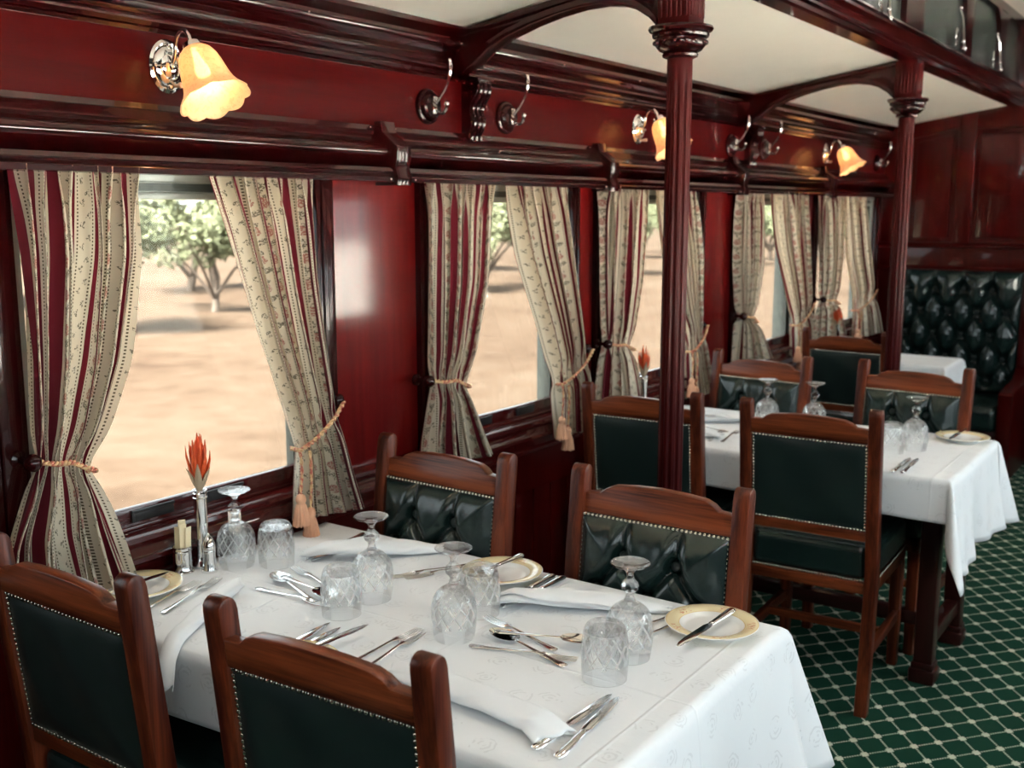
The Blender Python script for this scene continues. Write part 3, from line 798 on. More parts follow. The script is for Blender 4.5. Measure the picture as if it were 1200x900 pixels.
    for s in (-1, 1):
        b = MB(); P = [(s * .1955 - .0205, .397, .392), ]
        b.box((s * .1955, .415, .195), (.042, .042, .39), .004)
        for v in b.bm.verts:
            if v.co.z < .1: v.co.x = s * .1955 + (v.co.x - s * .1955) * .8; v.co.y = .415 + (v.co.y - .415) * .8
        b.done('front_leg', 'chair_z', r)
        b = MB(); b.b2(s * .2 - .011, s * .2 + .011, -.02, .405, .170, .205, .003); b.done('side_stretcher', 'chair_y', r)
    b = MB(); b.b2(-.19, .19, .20, .222, .175, .203, .003); b.done('cross_stretcher', 'chair_x', r)
    return r

R = math.radians
chair = make_chair()
CH = [  # back-post line centre, heading, label
    ((-1.700, 1.085, 0), R(0), 'plain backed green chair at lower left, near side of front table below the curtain'),
    ((-1.087, 1.112, 0), R(2.5), 'plain backed green chair on the near side of the front table, beside the crossed knives'),
    ((-1.692, 2.060, 0), R(178), 'tufted green leather chair across the front table, next to the window wall'),
    ((-1.070, 2.072, 0), R(181), 'tufted green leather chair across the front table, aisle end, in front of the column'),
    ((-1.691, 3.262, 0), R(3), 'plain backed green chair half hidden behind the nearer column'),
    ((-1.105, 3.285, 0), R(2.5), 'plain backed green chair standing free in the aisle with legs on the carpet'),
    ((-1.688, 4.230, 0), R(176), 'tufted green chair across the second table, next to the window wall'),
    ((-1.063, 4.260, 0), R(175.5), 'tufted green chair across the second table, at its aisle end'),
    ((-1.665, 5.430, 0), R(-3), 'plain backed green chair at the farthest table by the last window'),
]
for i, (p, a, l) in enumerate(CH):
    if i == 0: chair.location = p; chair.rotation_euler = (0, 0, a); chair['label'] = l; chair['group'] = 'green leather dining chairs'
    else: dup(chair, p, a, l, 'green leather dining chairs')

# ------------------------------------------------------------------ tables and cloths
def table(x0, x1, y0, y1, label):
    cx, cy = (x0 + x1) / 2, (y0 + y1) / 2
    r = thing('dining_table', label, 'table', (cx, cy, 0), 0, 'dining tables')
    hx, hy = (x1 - x0) / 2, (y1 - y0) / 2
    b = MB(); b.b2(-hx + .004, hx - .004, -hy + .004, hy - .004, .715, .7455, .006); b.b2(-hx + .06, hx - .06, -hy + .06, hy - .06, .64, .715, .003); b.done('table_top', 'table_x', r)
    for sx in (-1, 1):
        for sy in (-1, 1):
            px, py = sx * (hx - .075), sy * (hy - .155)
            b = MB(); b.box((px, py, .35), (.062, .062, .66), .006); b.box((px, py, .025), (.086, .086, .05), .008); b.box((px, py, .06), (.074, .074, .025), .006); b.done('leg', 'table_z', r)
    b = MB(); b.b2(-hx + .1, hx - .1, -.025, .025, .12, .17, .004)
    for s in (-1, 1): b.b2(s * (hx - .075) - .022, s * (hx - .075) + .022, -hy + .155, hy - .155, .12, .17, .004)
    b.done('stretcher', 'table_x', r)
    return r
def cloth(x0, x1, y0, y1, oy, ox, label, seed=0, ztop=.7515):
    """flat rectangle draped over the table; overhangs: oy on both long sides, ox on the aisle end"""
    rg = np.random.default_rng(seed); ph = rg.uniform(0, 6.28, 8)
    def axis(a, b, lo, hi, step):
        inside = list(np.arange(a, b, step)) + [b]
        l = [a - lo * (1 - i / 16) for i in range(16)] if lo else []
        h = [b + hi * i / 16 for i in range(1, 17)] if hi else []
        return np.array(l + inside + h)
    ux = axis(x0, x1, 0, ox, .03); uy = axis(y0, y1, oy, oy, .03)
    P = np.zeros((len(uy), len(ux), 3)); UV = np.zeros((len(uy), len(ux), 2))
    for i, v in enumerate(uy):
        for j, u in enumerate(ux):
            dx = max(0, u - x1); dy = max(0, v - y1) + max(0, y0 - v); sg = 1 if v > y1 else -1
            bx, by = min(u, x1), min(max(v, y0), y1)
            z = ztop; x, y = bx, by
            if dx == 0 and dy == 0:
                z += .0012 * math.sin(u * 9 + ph[0]) * math.sin(v * 11 + ph[1])
                z = max(z, ztop - .0008)
            else:
                rr = math.hypot(dx, dy); phi = math.degrees(math.atan2(dy, dx))
                f = min(1, rr / .03); drop = .5 * rr * f if rr < .03 else rr - .015
                if dy == 0:
                    out = .010 * f + rr * (.07 + .09 * math.sin(by * 13 + ph[2]) * rr / .33 + .05 * math.sin(by * 29 + ph[3]) * rr / .33)
                    x += out; z -= drop * .985
                elif dx == 0:
                    out = .010 * f + rr * (.05 + .05 * math.sin(bx * 11 + ph[4]) * rr / .16)
                    y += sg * out; z -= drop * .985
                else:
                    psi = math.radians(90 * (1 - (1 - phi / 90) ** 3.2))
                    ear = math.exp(-((phi - 28) / 17) ** 2); dip = math.exp(-((phi - 66) / 12) ** 2)
                    o = .010 * f + rr * (.05 + .36 * ear - .02 * dip)
                    x += o * math.cos(psi); y += sg * o * math.sin(psi); z -= math.sqrt(max(drop * drop - (o * .75) ** 2, .0001)) if rr > .03 else drop
            P[i, j] = (x, y, z); UV[i, j] = (u - x0, v - y0 + oy)
    o = grid_obj('tablecloth', P, 'linen', None, UV, ang=0, solid=.0012)
    return tag(o, label, 'tablecloth', 'white tablecloths')
TB = [(-2.028, -.728, 1.245, 2.015), (-2.028, -.725, 3.475, 4.195), (-2.028, -1.335, 6.055, 6.475)]
table(*TB[0], 'front dining table under the cloth laid with most glasses')
table(*TB[1], 'second dining table whose dark leg stands on the carpet behind the aisle chair')
table(*TB[2], 'small farthest dining table in front of the tufted bench')
cloth(*TB[0], .155, .34, 'white damask tablecloth on the front table laid with many glasses', 1)
cloth(*TB[1], .155, .33, 'white tablecloth on the second table with a corner hanging in a point', 2)
cloth(*TB[2], .12, .20, 'bare white tablecloth on the small farthest table', 3)

# ------------------------------------------------------------------ glassware
ZC = .7528
def cut(n, k, amp, z0, z1):
    def f(r, z, a, i):
        if z0 < z < z1 and r > .02:
            d = min(abs(math.sin(n * a + k * z)), abs(math.sin(n * a - k * z)))
            return r - amp * max(0, 1 - d / .35), z
        return r, z
    return f
def bowl_rings(outer, t): return outer + [(max(r - t, .0008), z - (t if i == 0 else 0)) for i, (r, z) in enumerate(reversed(outer))]
def make_goblet():
    r = thing('goblet', 'x', 'goblet', group='upturned crystal goblets')
    o = [(.0405, .0), (.0425, .012), (.0445, .026), (.0455, .040), (.0460, .054), (.0455, .066), (.0440, .077), (.0410, .087), (.0360, .096), (.0290, .103), (.0200, .109), (.0120, .114)]
    zz = np.interp
    oz = np.linspace(0, .114, 34); od = [(float(np.interp(z, [p[1] for p in o], [p[0] for p in o])), float(z)) for z in oz]
    inn = [(max(q - .0024, .001), min(z, .106)) for q, z in reversed(od)]
    b = MB(); b.lathe(od + inn, 96, mod=cut(7, 75, .0006, .034, .080), cap=False, loop=True); b.done('bowl', 'crystal', r, 0)
    b = MB(); b.lathe([(.0115, .1142), (.009, .120), (.0075, .126), (.010, .131), (.0155, .136), (.0175, .143), (.0155, .150), (.010, .155), (.0068, .160), (.0065, .166), (.009, .172), (.014, .1765)], 12); b.done('stem', 'crystal', r, 20)
    b = MB(); b.lathe([(.0142, .1768), (.022, .180), (.034, .1845), (.0375, .187), (.0370, .1895), (.020, .1885), (.002, .188)], 48, mod=lambda q, z, a, k: (q * (1 + .012 * math.cos(8 * a)), z)); b.done('foot', 'crystal', r, 30)
    return r
def make_tumbler():
    r = thing('tumbler', 'x', 'glass', group='upturned crystal tumblers')
    ks, rs = [0, .02, .05, .075, .092, .100, .104, .106], [.0415, .0430, .0440, .0425, .0395, .0365, .0335, .0300]
    od = [(float(np.interp(z, ks, rs)), float(z)) for z in np.linspace(0, .106, 34)] + [(.026, .1045), (.001, .1042)]
    inn = [(max(float(np.interp(z, ks, rs)) - .0028, .001), float(z)) for z in np.linspace(.092, 0, 26)]
    b = MB(); b.lathe(od + [(.001, .094), (.030, .0938)] + inn, 96, mod=cut(6, 62, .0007, .040, .090), cap=False, loop=True); b.done('tumbler_body', 'crystal', r, 0)
    return r
gob = make_goblet(); tum = make_tumbler()
G = [((-1.945, 1.632), 'upturned goblet in front of the silver bud vase on the front table'),
     ((-1.526, 1.654), 'upturned goblet behind the middle tumbler on the front table'),
     ((-1.245, 1.585), 'upturned goblet beside the plate and second tumbler, centre of the front table'),
     ((-.914, 1.705), 'upturned goblet behind the aisle-end tumbler of the front table'),
     ((-.934, 3.863), 'upturned goblet at the aisle end of the second table'),
     ((-1.522, 3.951), 'upturned goblet on the second table, its foot before the wall-side tufted chair'),
     ((-1.342, 3.977), 'upturned goblet on the second table, its foot just right of the wall-side tufted chair')]
for i, ((x, y), l) in enumerate(G):
    if i == 0: gob.location = (x, y, ZC); gob['label'] = l
    else: dup(gob, (x, y, ZC), i * .7, l)
T = [((-1.872, 1.692), 'upturned tumbler by the window, right of the goblet before the vase'),
     ((-1.520, 1.550), 'upturned tumbler in the middle of the front table, before the spoon and fork heap'),
     ((-1.282, 1.722), 'upturned tumbler beside the bread plate of the wall-side far setting'),
     ((-.906, 1.598), 'upturned tumbler nearest the aisle end of the front table'),
     ((-.990, 3.775), 'upturned tumbler beside the goblet at the aisle end of the second table')]
for i, ((x, y), l) in enumerate(T):
    if i == 0: tum.location = (x, y, ZC); tum['label'] = l
    else: dup(tum, (x, y, ZC), i * .5, l)

# ------------------------------------------------------------------ plates
def make_plate():
    prof = [(.001, .006), (.052, .006), (.058, .008), (.066, .0145), (.078, .0172), (.094, .0195), (.0955, .0185), (.094, .0165), (.070, .012), (.058, .003), (.054, .0), (.046, .0), (.044, .003), (.001, .003)]
    b = MB(); b.lathe(prof, 72, loop=False, cap=True); return b.done('side_plate', 'china', None, 50)
pl = make_plate()
PLT = [((-.838, 1.918), 'cream rimmed side plate at the aisle corner of the front table'),
       ((-1.372, 1.930), 'cream rimmed side plate behind the second tumbler, by the wall-side tufted chair'),
       ((-1.985, 1.385), 'cream rimmed side plate at the window end, half behind the near curtain chair'),
       ((-1.405, 1.292), 'cream rimmed side plate hidden behind the near aisle chair'),
       ((-.826, 4.118), 'cream rimmed side plate at the aisle corner of the second table')]
for i, ((x, y), l) in enumerate(PLT):
    o = pl if i == 0 else pl.copy()
    if i: COL.objects.link(o)
    o.location = (x, y, ZC); tag(o, l, 'plate', 'cream rimmed side plates')

# ------------------------------------------------------------------ cutlery (lying along +y, handle end at y=0)
def make_knife(L=.242, name='table_knife'):
    r = thing(name, 'x', 'knife', group='table knives')
    b = MB(); hl = L * .42
    ys = [0, .004, .012, .03, hl * .6, hl - .012, hl - .004, hl]
    rs = [.004, .0085, .0095, .0085, .0075, .0062, .0065, .0050]
    b.tube([(0, y, .0052) for y in ys], rs, 12, sq=(1, .55), up=(0, 0, 1)); b.done('handle', 'silver', r)
    b = MB(); bl = L - hl
    pts = [(-.0055, hl - .002), (.0055, hl - .002), (.0092, hl + .012), (.0098, hl + bl * .62), (.0072, hl + bl * .85), (.0005, L), (-.0050, L - .010), (-.0088, hl + bl * .72), (-.0088, hl + .014)]
    b.prism(pts, 2, .0040, .0056, .0003); b.done('blade', 'steel', r)
    return r
def make_fork(L=.222):
    b = MB(); hl = L * .60
    ys = [0, .004, .014, .04, hl * .7, hl, hl + .012, hl + .022]
    rs = [.003, .0078, .0085, .0062, .0040, .0034, .0058, .0105]
    zs = [.0030, .0030, .0030, .0034, .0058, .0085, .0075, .0060]
    b.tube([(0, y, z) for y, z in zip(ys, zs)], rs, 12, sq=(1, .26), up=(0, 0, 1))
    a0 = hl + .016
    for i in range(4):
        x = -.0087 + .0058 * i
        b.tube([(x * 1.0, a0, .0062), (x * 1.12, a0 + .014, .0044), (x * 1.12, a0 + .036, .0030), (x * 1.08, L - .004, .0050), (x * 1.05, L, .0062)], [.0021, .0020, .0018, .0013, .0007], 8, sq=(1, .75), up=(0, 0, 1))
    return b.done('fork', 'silver', None, 50)
def make_spoon(L=.218):
    b = MB(); hl = L * .635
    ys = [0, .004, .014, .04, hl * .7, hl, hl + .006]
    rs = [.003, .0082, .0090, .0062, .0040, .0036, .0050]
    zs = [.0030, .0030, .0030, .0036, .0068, .0095, .0088]
    b.tube([(0, y, z) for y, z in zip(ys, zs)], rs, 12, sq=(1, .28), up=(0, 0, 1))
    n, m = 20, 9; R0 = []
    bl = L - hl; cy = hl + bl / 2
    for k in range(m):
        f = k / (m - 1)
        R0.append([(.0232 * f * math.cos(2 * PI * j / n) * (1 - .12 * math.sin(2 * PI * j / n)), cy + (bl / 2) * f * math.sin(2 * PI * j / n), .0022 + .0080 * f * f) for j in range(n)])
    top = [[(x, y, z + .0011) for x, y, z in rg] for rg in reversed(R0[1:])]
    R0[0] = [(x * .0 + .0002 * math.cos(j), cy + .0002 * math.sin(j), .0022) for j, (x, y, z) in enumerate(R0[0])]
    b.rings(R0 + top, True, True)
    return b.done('spoon', 'silver', None, 60)
knife = make_knife(); fork = make_fork(); spoon = make_spoon()
used = set()
def lay(src, handle, tip, label, cat, group, z=ZC, tilt=0):
    """put a piece of cutlery with its handle end at handle, pointing at tip"""
    a = math.atan2(tip[1] - handle[1], tip[0] - handle[0]) - PI / 2
    if src.name not in used:
        used.add(src.name); o = src; o.location = (handle[0], handle[1], z); o.rotation_euler = (tilt, 0, a); tag(o, label, cat, group)
    else:
        if src.type == 'EMPTY': o = dup(src, (handle[0], handle[1], z), a, label, group); o.rotation_euler = (tilt, 0, a)
        else:
            o = src.copy(); COL.objects.link(o); o.location = (handle[0], handle[1], z); o.rotation_euler = (tilt, 0, a); tag(o, label, cat, group)
    return o
KN = [((-.863, 1.298), (-.857, 1.54), 'left of the two crossed-tip knives at the near aisle corner of the front table'),
      ((-.818, 1.296), (-.842, 1.54), 'right of the two crossed-tip knives at the near aisle corner of the front table'),
      ((-1.470, 1.252), (-1.497, 1.492), 'knife blade showing over the near aisle chair rail, left one of the pair'),
      ((-1.445, 1.245), (-1.462, 1.485), 'knife blade showing over the near aisle chair rail, right one of the pair'),
      ((-1.855, 1.985), (-1.830, 1.745), 'left knife under the napkin before the wall-side tufted chair'),
      ((-1.825, 1.985), (-1.815, 1.745), 'right knife beside the napkin before the wall-side tufted chair'),
      ((-1.274, 2.000), (-1.274, 1.760), 'left knife passing under the napkin before the aisle-end tufted chair'),
      ((-1.247, 2.003), (-1.252, 1.762), 'right knife passing under the napkin before the aisle-end tufted chair'),
      ((-.902, 3.462), (-.906, 3.702), 'left knife of the pair at the near edge of the second table'),
      ((-.872, 3.470), (-.882, 3.710), 'right knife of the pair at the near edge of the second table'),
      ((-1.500, 4.150), (-1.515, 3.915), 'knife before the wall-side tufted chair on the second table')]
for h, t, l in KN: lay(knife, h, t, l, 'knife', 'table knives')
BK = [((-.824, 1.992), (-.836, 1.755), 'butter knife lying across the plate at the aisle corner of the front table'),
      ((-1.385, 2.035), (-1.398, 1.800), 'butter knife lying across the plate by the wall-side tufted chair'),
      ((-1.982, 1.225), (-1.985, 1.455), 'butter knife on the plate behind the near curtain chair'),
      ((-1.412, 1.255), (-1.394, 1.497), 'butter knife on the plate behind the near aisle chair'),
      ((-.842, 4.240), (-.846, 4.005), 'butter knife lying across the plate on the second table')]
for h, t, l in BK: lay(knife, h, t, l, 'knife', 'butter knives', ZC + .0185)
FK = [((-1.330, 1.352), (-1.326, 1.487), 'fork with tines just showing left of the near aisle chair post'),
      ((-1.285, 1.345), (-1.308, 1.548), 'fork with tines showing right beside the near aisle chair post'),
      ((-1.832, 1.330), (-1.903, 1.545), 'longer fork near the window end, its tines towards the silver pepper pot'),
      ((-1.868, 1.285), (-1.914, 1.462), 'shorter fork near the window end, next to the yellow plate rim'),
      ((-1.478, 1.965), (-1.568, 1.788), 'outer fork left of the plate by the wall-side tufted chair'),
      ((-1.455, 1.985), (-1.528, 1.820), 'inner fork tucked under the plate by the wall-side tufted chair'),
      ((-.927, 1.985), (-.962, 1.800), 'fork left of the plate by the aisle-end tufted chair, farther one'),
      ((-.905, 1.945), (-.932, 1.760), 'fork half under the plate by the aisle-end tufted chair'),
      ((-1.548, 3.574), (-1.573, 3.785), 'fork on the second table left of the free-standing chair'),
      ((-1.590, 3.560), (-1.630, 3.765), 'fork on the second table nearest the column chair')]
for h, t, l in FK: lay(fork, h, t, l, 'fork', 'forks')
DS = [(fork, (-1.600, 1.632), (-1.840, 1.698), 'dessert fork of the heap left of the middle tumbler, tines to the window', 'fork', 'forks', 0),
      (spoon, (-1.605, 1.560), (-1.825, 1.630), 'dark-bowled spoon of the heap left of the middle tumbler', 'spoon', 'spoons', .001),
      (fork, (-1.785, 1.548), (-1.595, 1.560), 'fork pointing at the aisle in the heap left of the middle tumbler', 'fork', 'forks', 0),
      (spoon, (-1.780, 1.625), (-1.585, 1.585), 'spoon pointing at the aisle in the heap left of the middle tumbler', 'spoon', 'spoons', .007),
      (fork, (-1.040, 1.645), (-1.245, 1.702), 'dessert fork of the heap left of the aisle tumbler, tines to the window', 'fork', 'forks', 0),
      (spoon, (-.985, 1.592), (-1.236, 1.655), 'large dark-bowled spoon of the heap left of the aisle tumbler', 'spoon', 'spoons', .001),
      (fork, (-1.195, 1.568), (-1.018, 1.618), 'fork pointing at the aisle in the heap left of the aisle tumbler', 'fork', 'forks', 0),
      (spoon, (-1.185, 1.640), (-1.010, 1.690), 'spoon pointing at the aisle in the heap left of the aisle tumbler', 'spoon', 'spoons', .007),
      (spoon, (-1.600, 3.70), (-1.755, 3.735), 'spoon lying on the second table beside the column chair', 'spoon', 'spoons', 0),
      (fork, (-1.60, 3.755), (-1.765, 3.790), 'dessert fork on the second table beside the column chair', 'fork', 'forks', 0)]
for s, h, t, l, c, g, dz in DS: lay(s, h, t, l, c, g, ZC + dz)

# ------------------------------------------------------------------ napkins: folded, loosely rolled linen
def napkin(path, widths, heights, label, seed):
    rg = np.random.default_rng(seed); A = np.array(path, float)
    N = 60; cum = [0]
    for a, c_ in zip(A, A[1:]): cum.append(cum[-1] + float(np.linalg.norm(c_ - a)))
    s = np.linspace(0, cum[-1], N)
    Q = np.stack([np.interp(s, cum, A[:, k]) for k in range(3)], -1)
    for _ in range(6): Q[1:-1] = (Q[:-2] + 2 * Q[1:-1] + Q[2:]) / 4
    W = np.interp(s, cum, widths); H = np.interp(s, cum, heights)
    n = 90; P = np.zeros((N, n, 3)); p = rg.uniform(0, 6.28, 6); sgn = 1 if seed % 2 else -1
    for i in range(N):
        t = Vector(Q[min(i + 1, N - 1)] - Q[max(i - 1, 0)]).normalized(); side = t.cross(Vector((0, 0, 1)))
        side = side.normalized() if side.length > .1 else Vector((1, 0, 0)); up = side.cross(t).normalized(); f = i / (N - 1)
        amax = 2 * PI * (1.50 + .34 * f + .05 * math.sin(9 * f + p[0]))
        for j in range(n):
            q = j / (n - 1); a = amax * q + .2 - PI * .5
            k = .46 + .50 * (q ** .8) + .10 * max(0, (q - .90) / .10) ** 2
            w = 1 + .10 * math.sin(2 * a + 6 * f + p[1]) + .055 * math.sin(4 * a - 15 * f + p[2]) + .05 * math.sin(19 * f + 2 * a + p[3]) + .025 * math.sin(37 * f - 5 * a + p[5])
            ex = math.copysign(abs(math.cos(a)) ** .9, math.cos(a)) * sgn; ez = math.sin(a)
            zz = H[i] * .5 * (1 + k * ez * (w if ez > 0 else .97)) + .0006
            jag = (.006 * math.sin(4 * a + p[4]) + .010 * (q - .5)) * (1 if i > N / 2 else -1) * (abs(2 * f - 1) ** 6)
            v = Vector(Q[i]) + side * (W[i] / 2 * ex * k * w) + up * zz + t * jag
            P[i, j] = v
    o = grid_obj('napkin', P, 'napkin', None, ang=0, solid=.0016)
    return tag(o, label, 'napkin', 'rolled linen napkins')
z = ZC
napkin([(-1.225, 1.385, z), (-1.12, 1.378, z), (-1.0, 1.372, z), (-.90, 1.362, z), (-.858, 1.345, z)], [.055, .072, .078, .070, .085], [.022, .030, .032, .028, .010], 'rolled white napkin right beside the near aisle chair, ending at the crossed knives', 11)
napkin([(-1.800, 1.505, z), (-1.755, 1.40, z), (-1.700, 1.295, z), (-1.672, 1.240, z + .001), (-1.652, 1.205, z - .028), (-1.640, 1.188, z - .060)], [.034, .036, .038, .042, .044, .046], [.034, .034, .028, .022, .020, .016], 'rolled white napkin drooping over the near table edge between the two near chairs', 12)
napkin([(-1.850, 1.765, z + .004), (-1.800, 1.790, z + .012), (-1.735, 1.850, z + .010), (-1.665, 1.925, z), (-1.600, 1.985, z)], [.040, .075, .085, .070, .040], [.012, .030, .036, .034, .020], 'white napkin folded over knives before the wall-side tufted chair', 13)
napkin([(-1.290, 1.785, z), (-1.245, 1.800, z + .008), (-1.15, 1.855, z), (-1.05, 1.905, z), (-.955, 1.955, z)], [.050, .085, .085, .075, .030], [.010, .030, .036, .030, .010], 'white napkin folded over knives before the aisle-end tufted chair', 14)
napkin([(-1.170, 4.020, z), (-1.09, 4.05, z), (-1.0, 4.085, z)], [.05, .09, .05], [.02, .045, .02], 'white napkin beside the goblet at the aisle end of the second table', 15)
napkin([(-1.80, 3.86, z), (-1.71, 3.93, z), (-1.60, 4.02, z)], [.05, .09, .05], [.02, .05, .02], 'white napkin at the wall end of the second table before the tufted chair', 16)
napkin([(-1.775, 3.60, z), (-1.68, 3.62, z), (-1.58, 3.64, z)], [.05, .085, .05], [.02, .04, .02], 'white napkin at the near edge of the second table beside the column chair', 17)

# ------------------------------------------------------------------ small table silver, flowers
def sachet(bm, x, y, z, h, w, rz, tl):
    M4 = Matrix.Translation((x, y, z)) @ Matrix.Rotation(rz, 4, 'Z') @ Matrix.Rotation(tl, 4, 'X')
    bm.box((0, 0, h / 2), (w, .0022, h), .0006, 1, M4=M4)
def cup(x, y, label):
    r = thing('silver_cup', label, 'cup', (x, y, ZC), 0)
    prof = [(.026, 0), (.0265, .003), (.0235, .007), (.0220, .020), (.0215, .045), (.0218, .060), (.0232, .063), (.0225, .065), (.0205, .064), (.0200, .010), (.001, .008)]
    b = MB(); b.lathe(prof, 40); b.done('cup_body', 'silver', r)
    b = MB(); b.lathe([(.0222, .052), (.0234, .054), (.0222, .056)], 40, loop=False, cap=False); b.done('bead', 'silver', r)
    return r
cup(-2.012, 1.526, 'small silver cup holding cream paper sachets by the window')
SL = [(-.012, -.004, .100, 'cream paper sachet in the silver cup, left one'), (-.003, .006, .118, 'tallest cream paper sachet in the silver cup'), (.008, -.002, .112, 'cream paper sachet in the silver cup, middle front one'), (.010, .010, .104, 'cream paper sachet in the silver cup, right one')]
for i, (dx, dy, h, l) in enumerate(SL):
    b = MB(); sachet(b, 0, 0, .008, h, .017, .7 + .3 * i, .05 * (i - 1.5)); o = b.done('paper_sachet', 'paper', None, 20); o.location = (-2.012 + dx * .8, 1.526 + dy * .8, ZC); tag(o, l, 'sachet', 'cream paper sachets in the silver cup')
# second holder behind the goblet
r = thing('glass_holder', 'clear holder with white paper sachets behind the window-side goblet', 'holder', (-2.012, 1.690, ZC))
b = MB(); b.lathe([(.024, 0), (.025, .004), (.0225, .010), (.0225, .062), (.0235, .064), (.0215, .064), (.0205, .012), (.001, .010)], 32); b.done('holder_body', 'silver', r)
for i, l in enumerate(('white paper sachet in the holder behind the goblet, left one', 'white paper sachet in the holder behind the goblet, middle one', 'white paper sachet in the holder behind the goblet, right one')):
    b = MB(); sachet(b, 0, 0, .012, .098 + .006 * (i % 2), .014, .8 - .4 * i, .06 * (i - 1)); o = b.done('paper_sachet', 'paper_white', None, 20); o.location = (-2.012 + .006 * (i - 1), 1.690 + .010 * (i - 1), ZC); tag(o, l, 'sachet', 'white paper sachets in the holder')
# pepper pot
r = thing('pepper_pot', 'silver pepper pot with pointed domed top before the bud vase', 'shaker', (-1.965, 1.566, ZC))
b = MB(); b.lathe([(.0197, 0), (.0200, .003), (.0190, .008), (.0170, .016), (.0155, .030), (.0150, .046), (.0158, .050), (.0150, .053)], 40); b.done('pot_body', 'silver', r)
b = MB(); b.lathe([(.0152, .0532), (.0160, .056), (.0158, .064), (.0140, .072), (.0100, .081), (.0050, .089), (.0018, .0935), (.0005, .095)], 40); b.done('cap', 'silver', r)
def bud_vase(x, y, label, h=.190, s=1.0):
    r = thing('bud_vase', label, 'vase', (x, y, ZC), 0, 'slim silver bud vases')
    b = MB(); b.lathe([(.0235, 0), (.024, .003), (.0225, .008), (.019, .016), (.0165, .028), (.0152, .060), (.0150, .120), (.0152, h - .012), (.0165, h - .008), (.0150, h - .005), (.0168, h), (.0145, h), (.0130, h - .01), (.0130, .03), (.001, .028)], 40); b.done('vase_body', 'silver', r)
    b = MB(); b.lathe([(.0158, h - .020), (.0170, h - .0185), (.0158, h - .017)], 40, cap=False); b.done('ring', 'silver', r)
    return r
bud_vase(-2.008, 1.582, 'slim silver bud vase at the window end of the front table')
bud_vase(-1.960, 3.738, 'slim silver bud vase at the window end of the second table')
bud_vase(-1.952, 6.12, 'slim silver bud vase on the farthest table')
def flower(x, y, z0, label, s=1.0, full=True):
    r = thing('orange_flower', label, 'flower', (x, y, z0), 0, 'orange flowers in bud vases')
    b = MB(); b.tube([(0, 0, -.14), (.001, 0, -.05), (0, 0, .03)], .0026, 8); b.done('flower_stem', 'stem', r)
    rg = np.random.default_rng(int(abs(x * 1000)))
    k = 0
    for ring, (n, rad, h0, h1, sp) in enumerate(((5, .006, .030, .128, .010), (7, .014, .032, .116, .019), (6, .019, .026, .098, .028))):
        for i in range(n):
            a = 2 * PI * i / n + ring * .5; hh = h1 + rg.uniform(-.012, .012)
            b = MB(); ca, sa = math.cos(a), math.sin(a)
            path = [(ca * rad * .4, sa * rad * .4, h0), (ca * rad, sa * rad, h0 + (hh - h0) * .3), (ca * sp * .95, sa * sp * .95, h0 + (hh - h0) * .7), (ca * sp, sa * sp, hh)]
            b.tube([(p[0] * s, p[1] * s, p[2] * s) for p in path], [.003 * s, .0078 * s, .0060 * s, .0008], 8, sq=(1, .45), up=(ca, sa, .3)); b.done('petal', 'petal', r)
    for i in range(6):
        a = 2 * PI * i / 6 + .3; ca, sa = math.cos(a), math.sin(a); b = MB()
        path = [(ca * .004, sa * .004, -.004), (ca * .013, sa * .013, .018), (ca * .022, sa * .022, .040), (ca * .032, sa * .032, .058 + .012 * (i % 2))]
        b.tube([(p[0] * s, p[1] * s, p[2] * s) for p in path], [.003, .0085 * s, .0075 * s, .0008], 8, sq=(1, .35), up=(ca, sa, .4)); b.done('bract', 'leafdry', r)
    return r
flower(-2.008, 1.582, ZC + .190, 'orange red flower spike in the front bud vase against the window')
flower(-1.960, 3.738, ZC + .190, 'orange flower seen between curtain and nearer column', .9)
flower(-1.952, 6.12, ZC + .170, 'dark orange flower on the farthest table before the last window', .9)

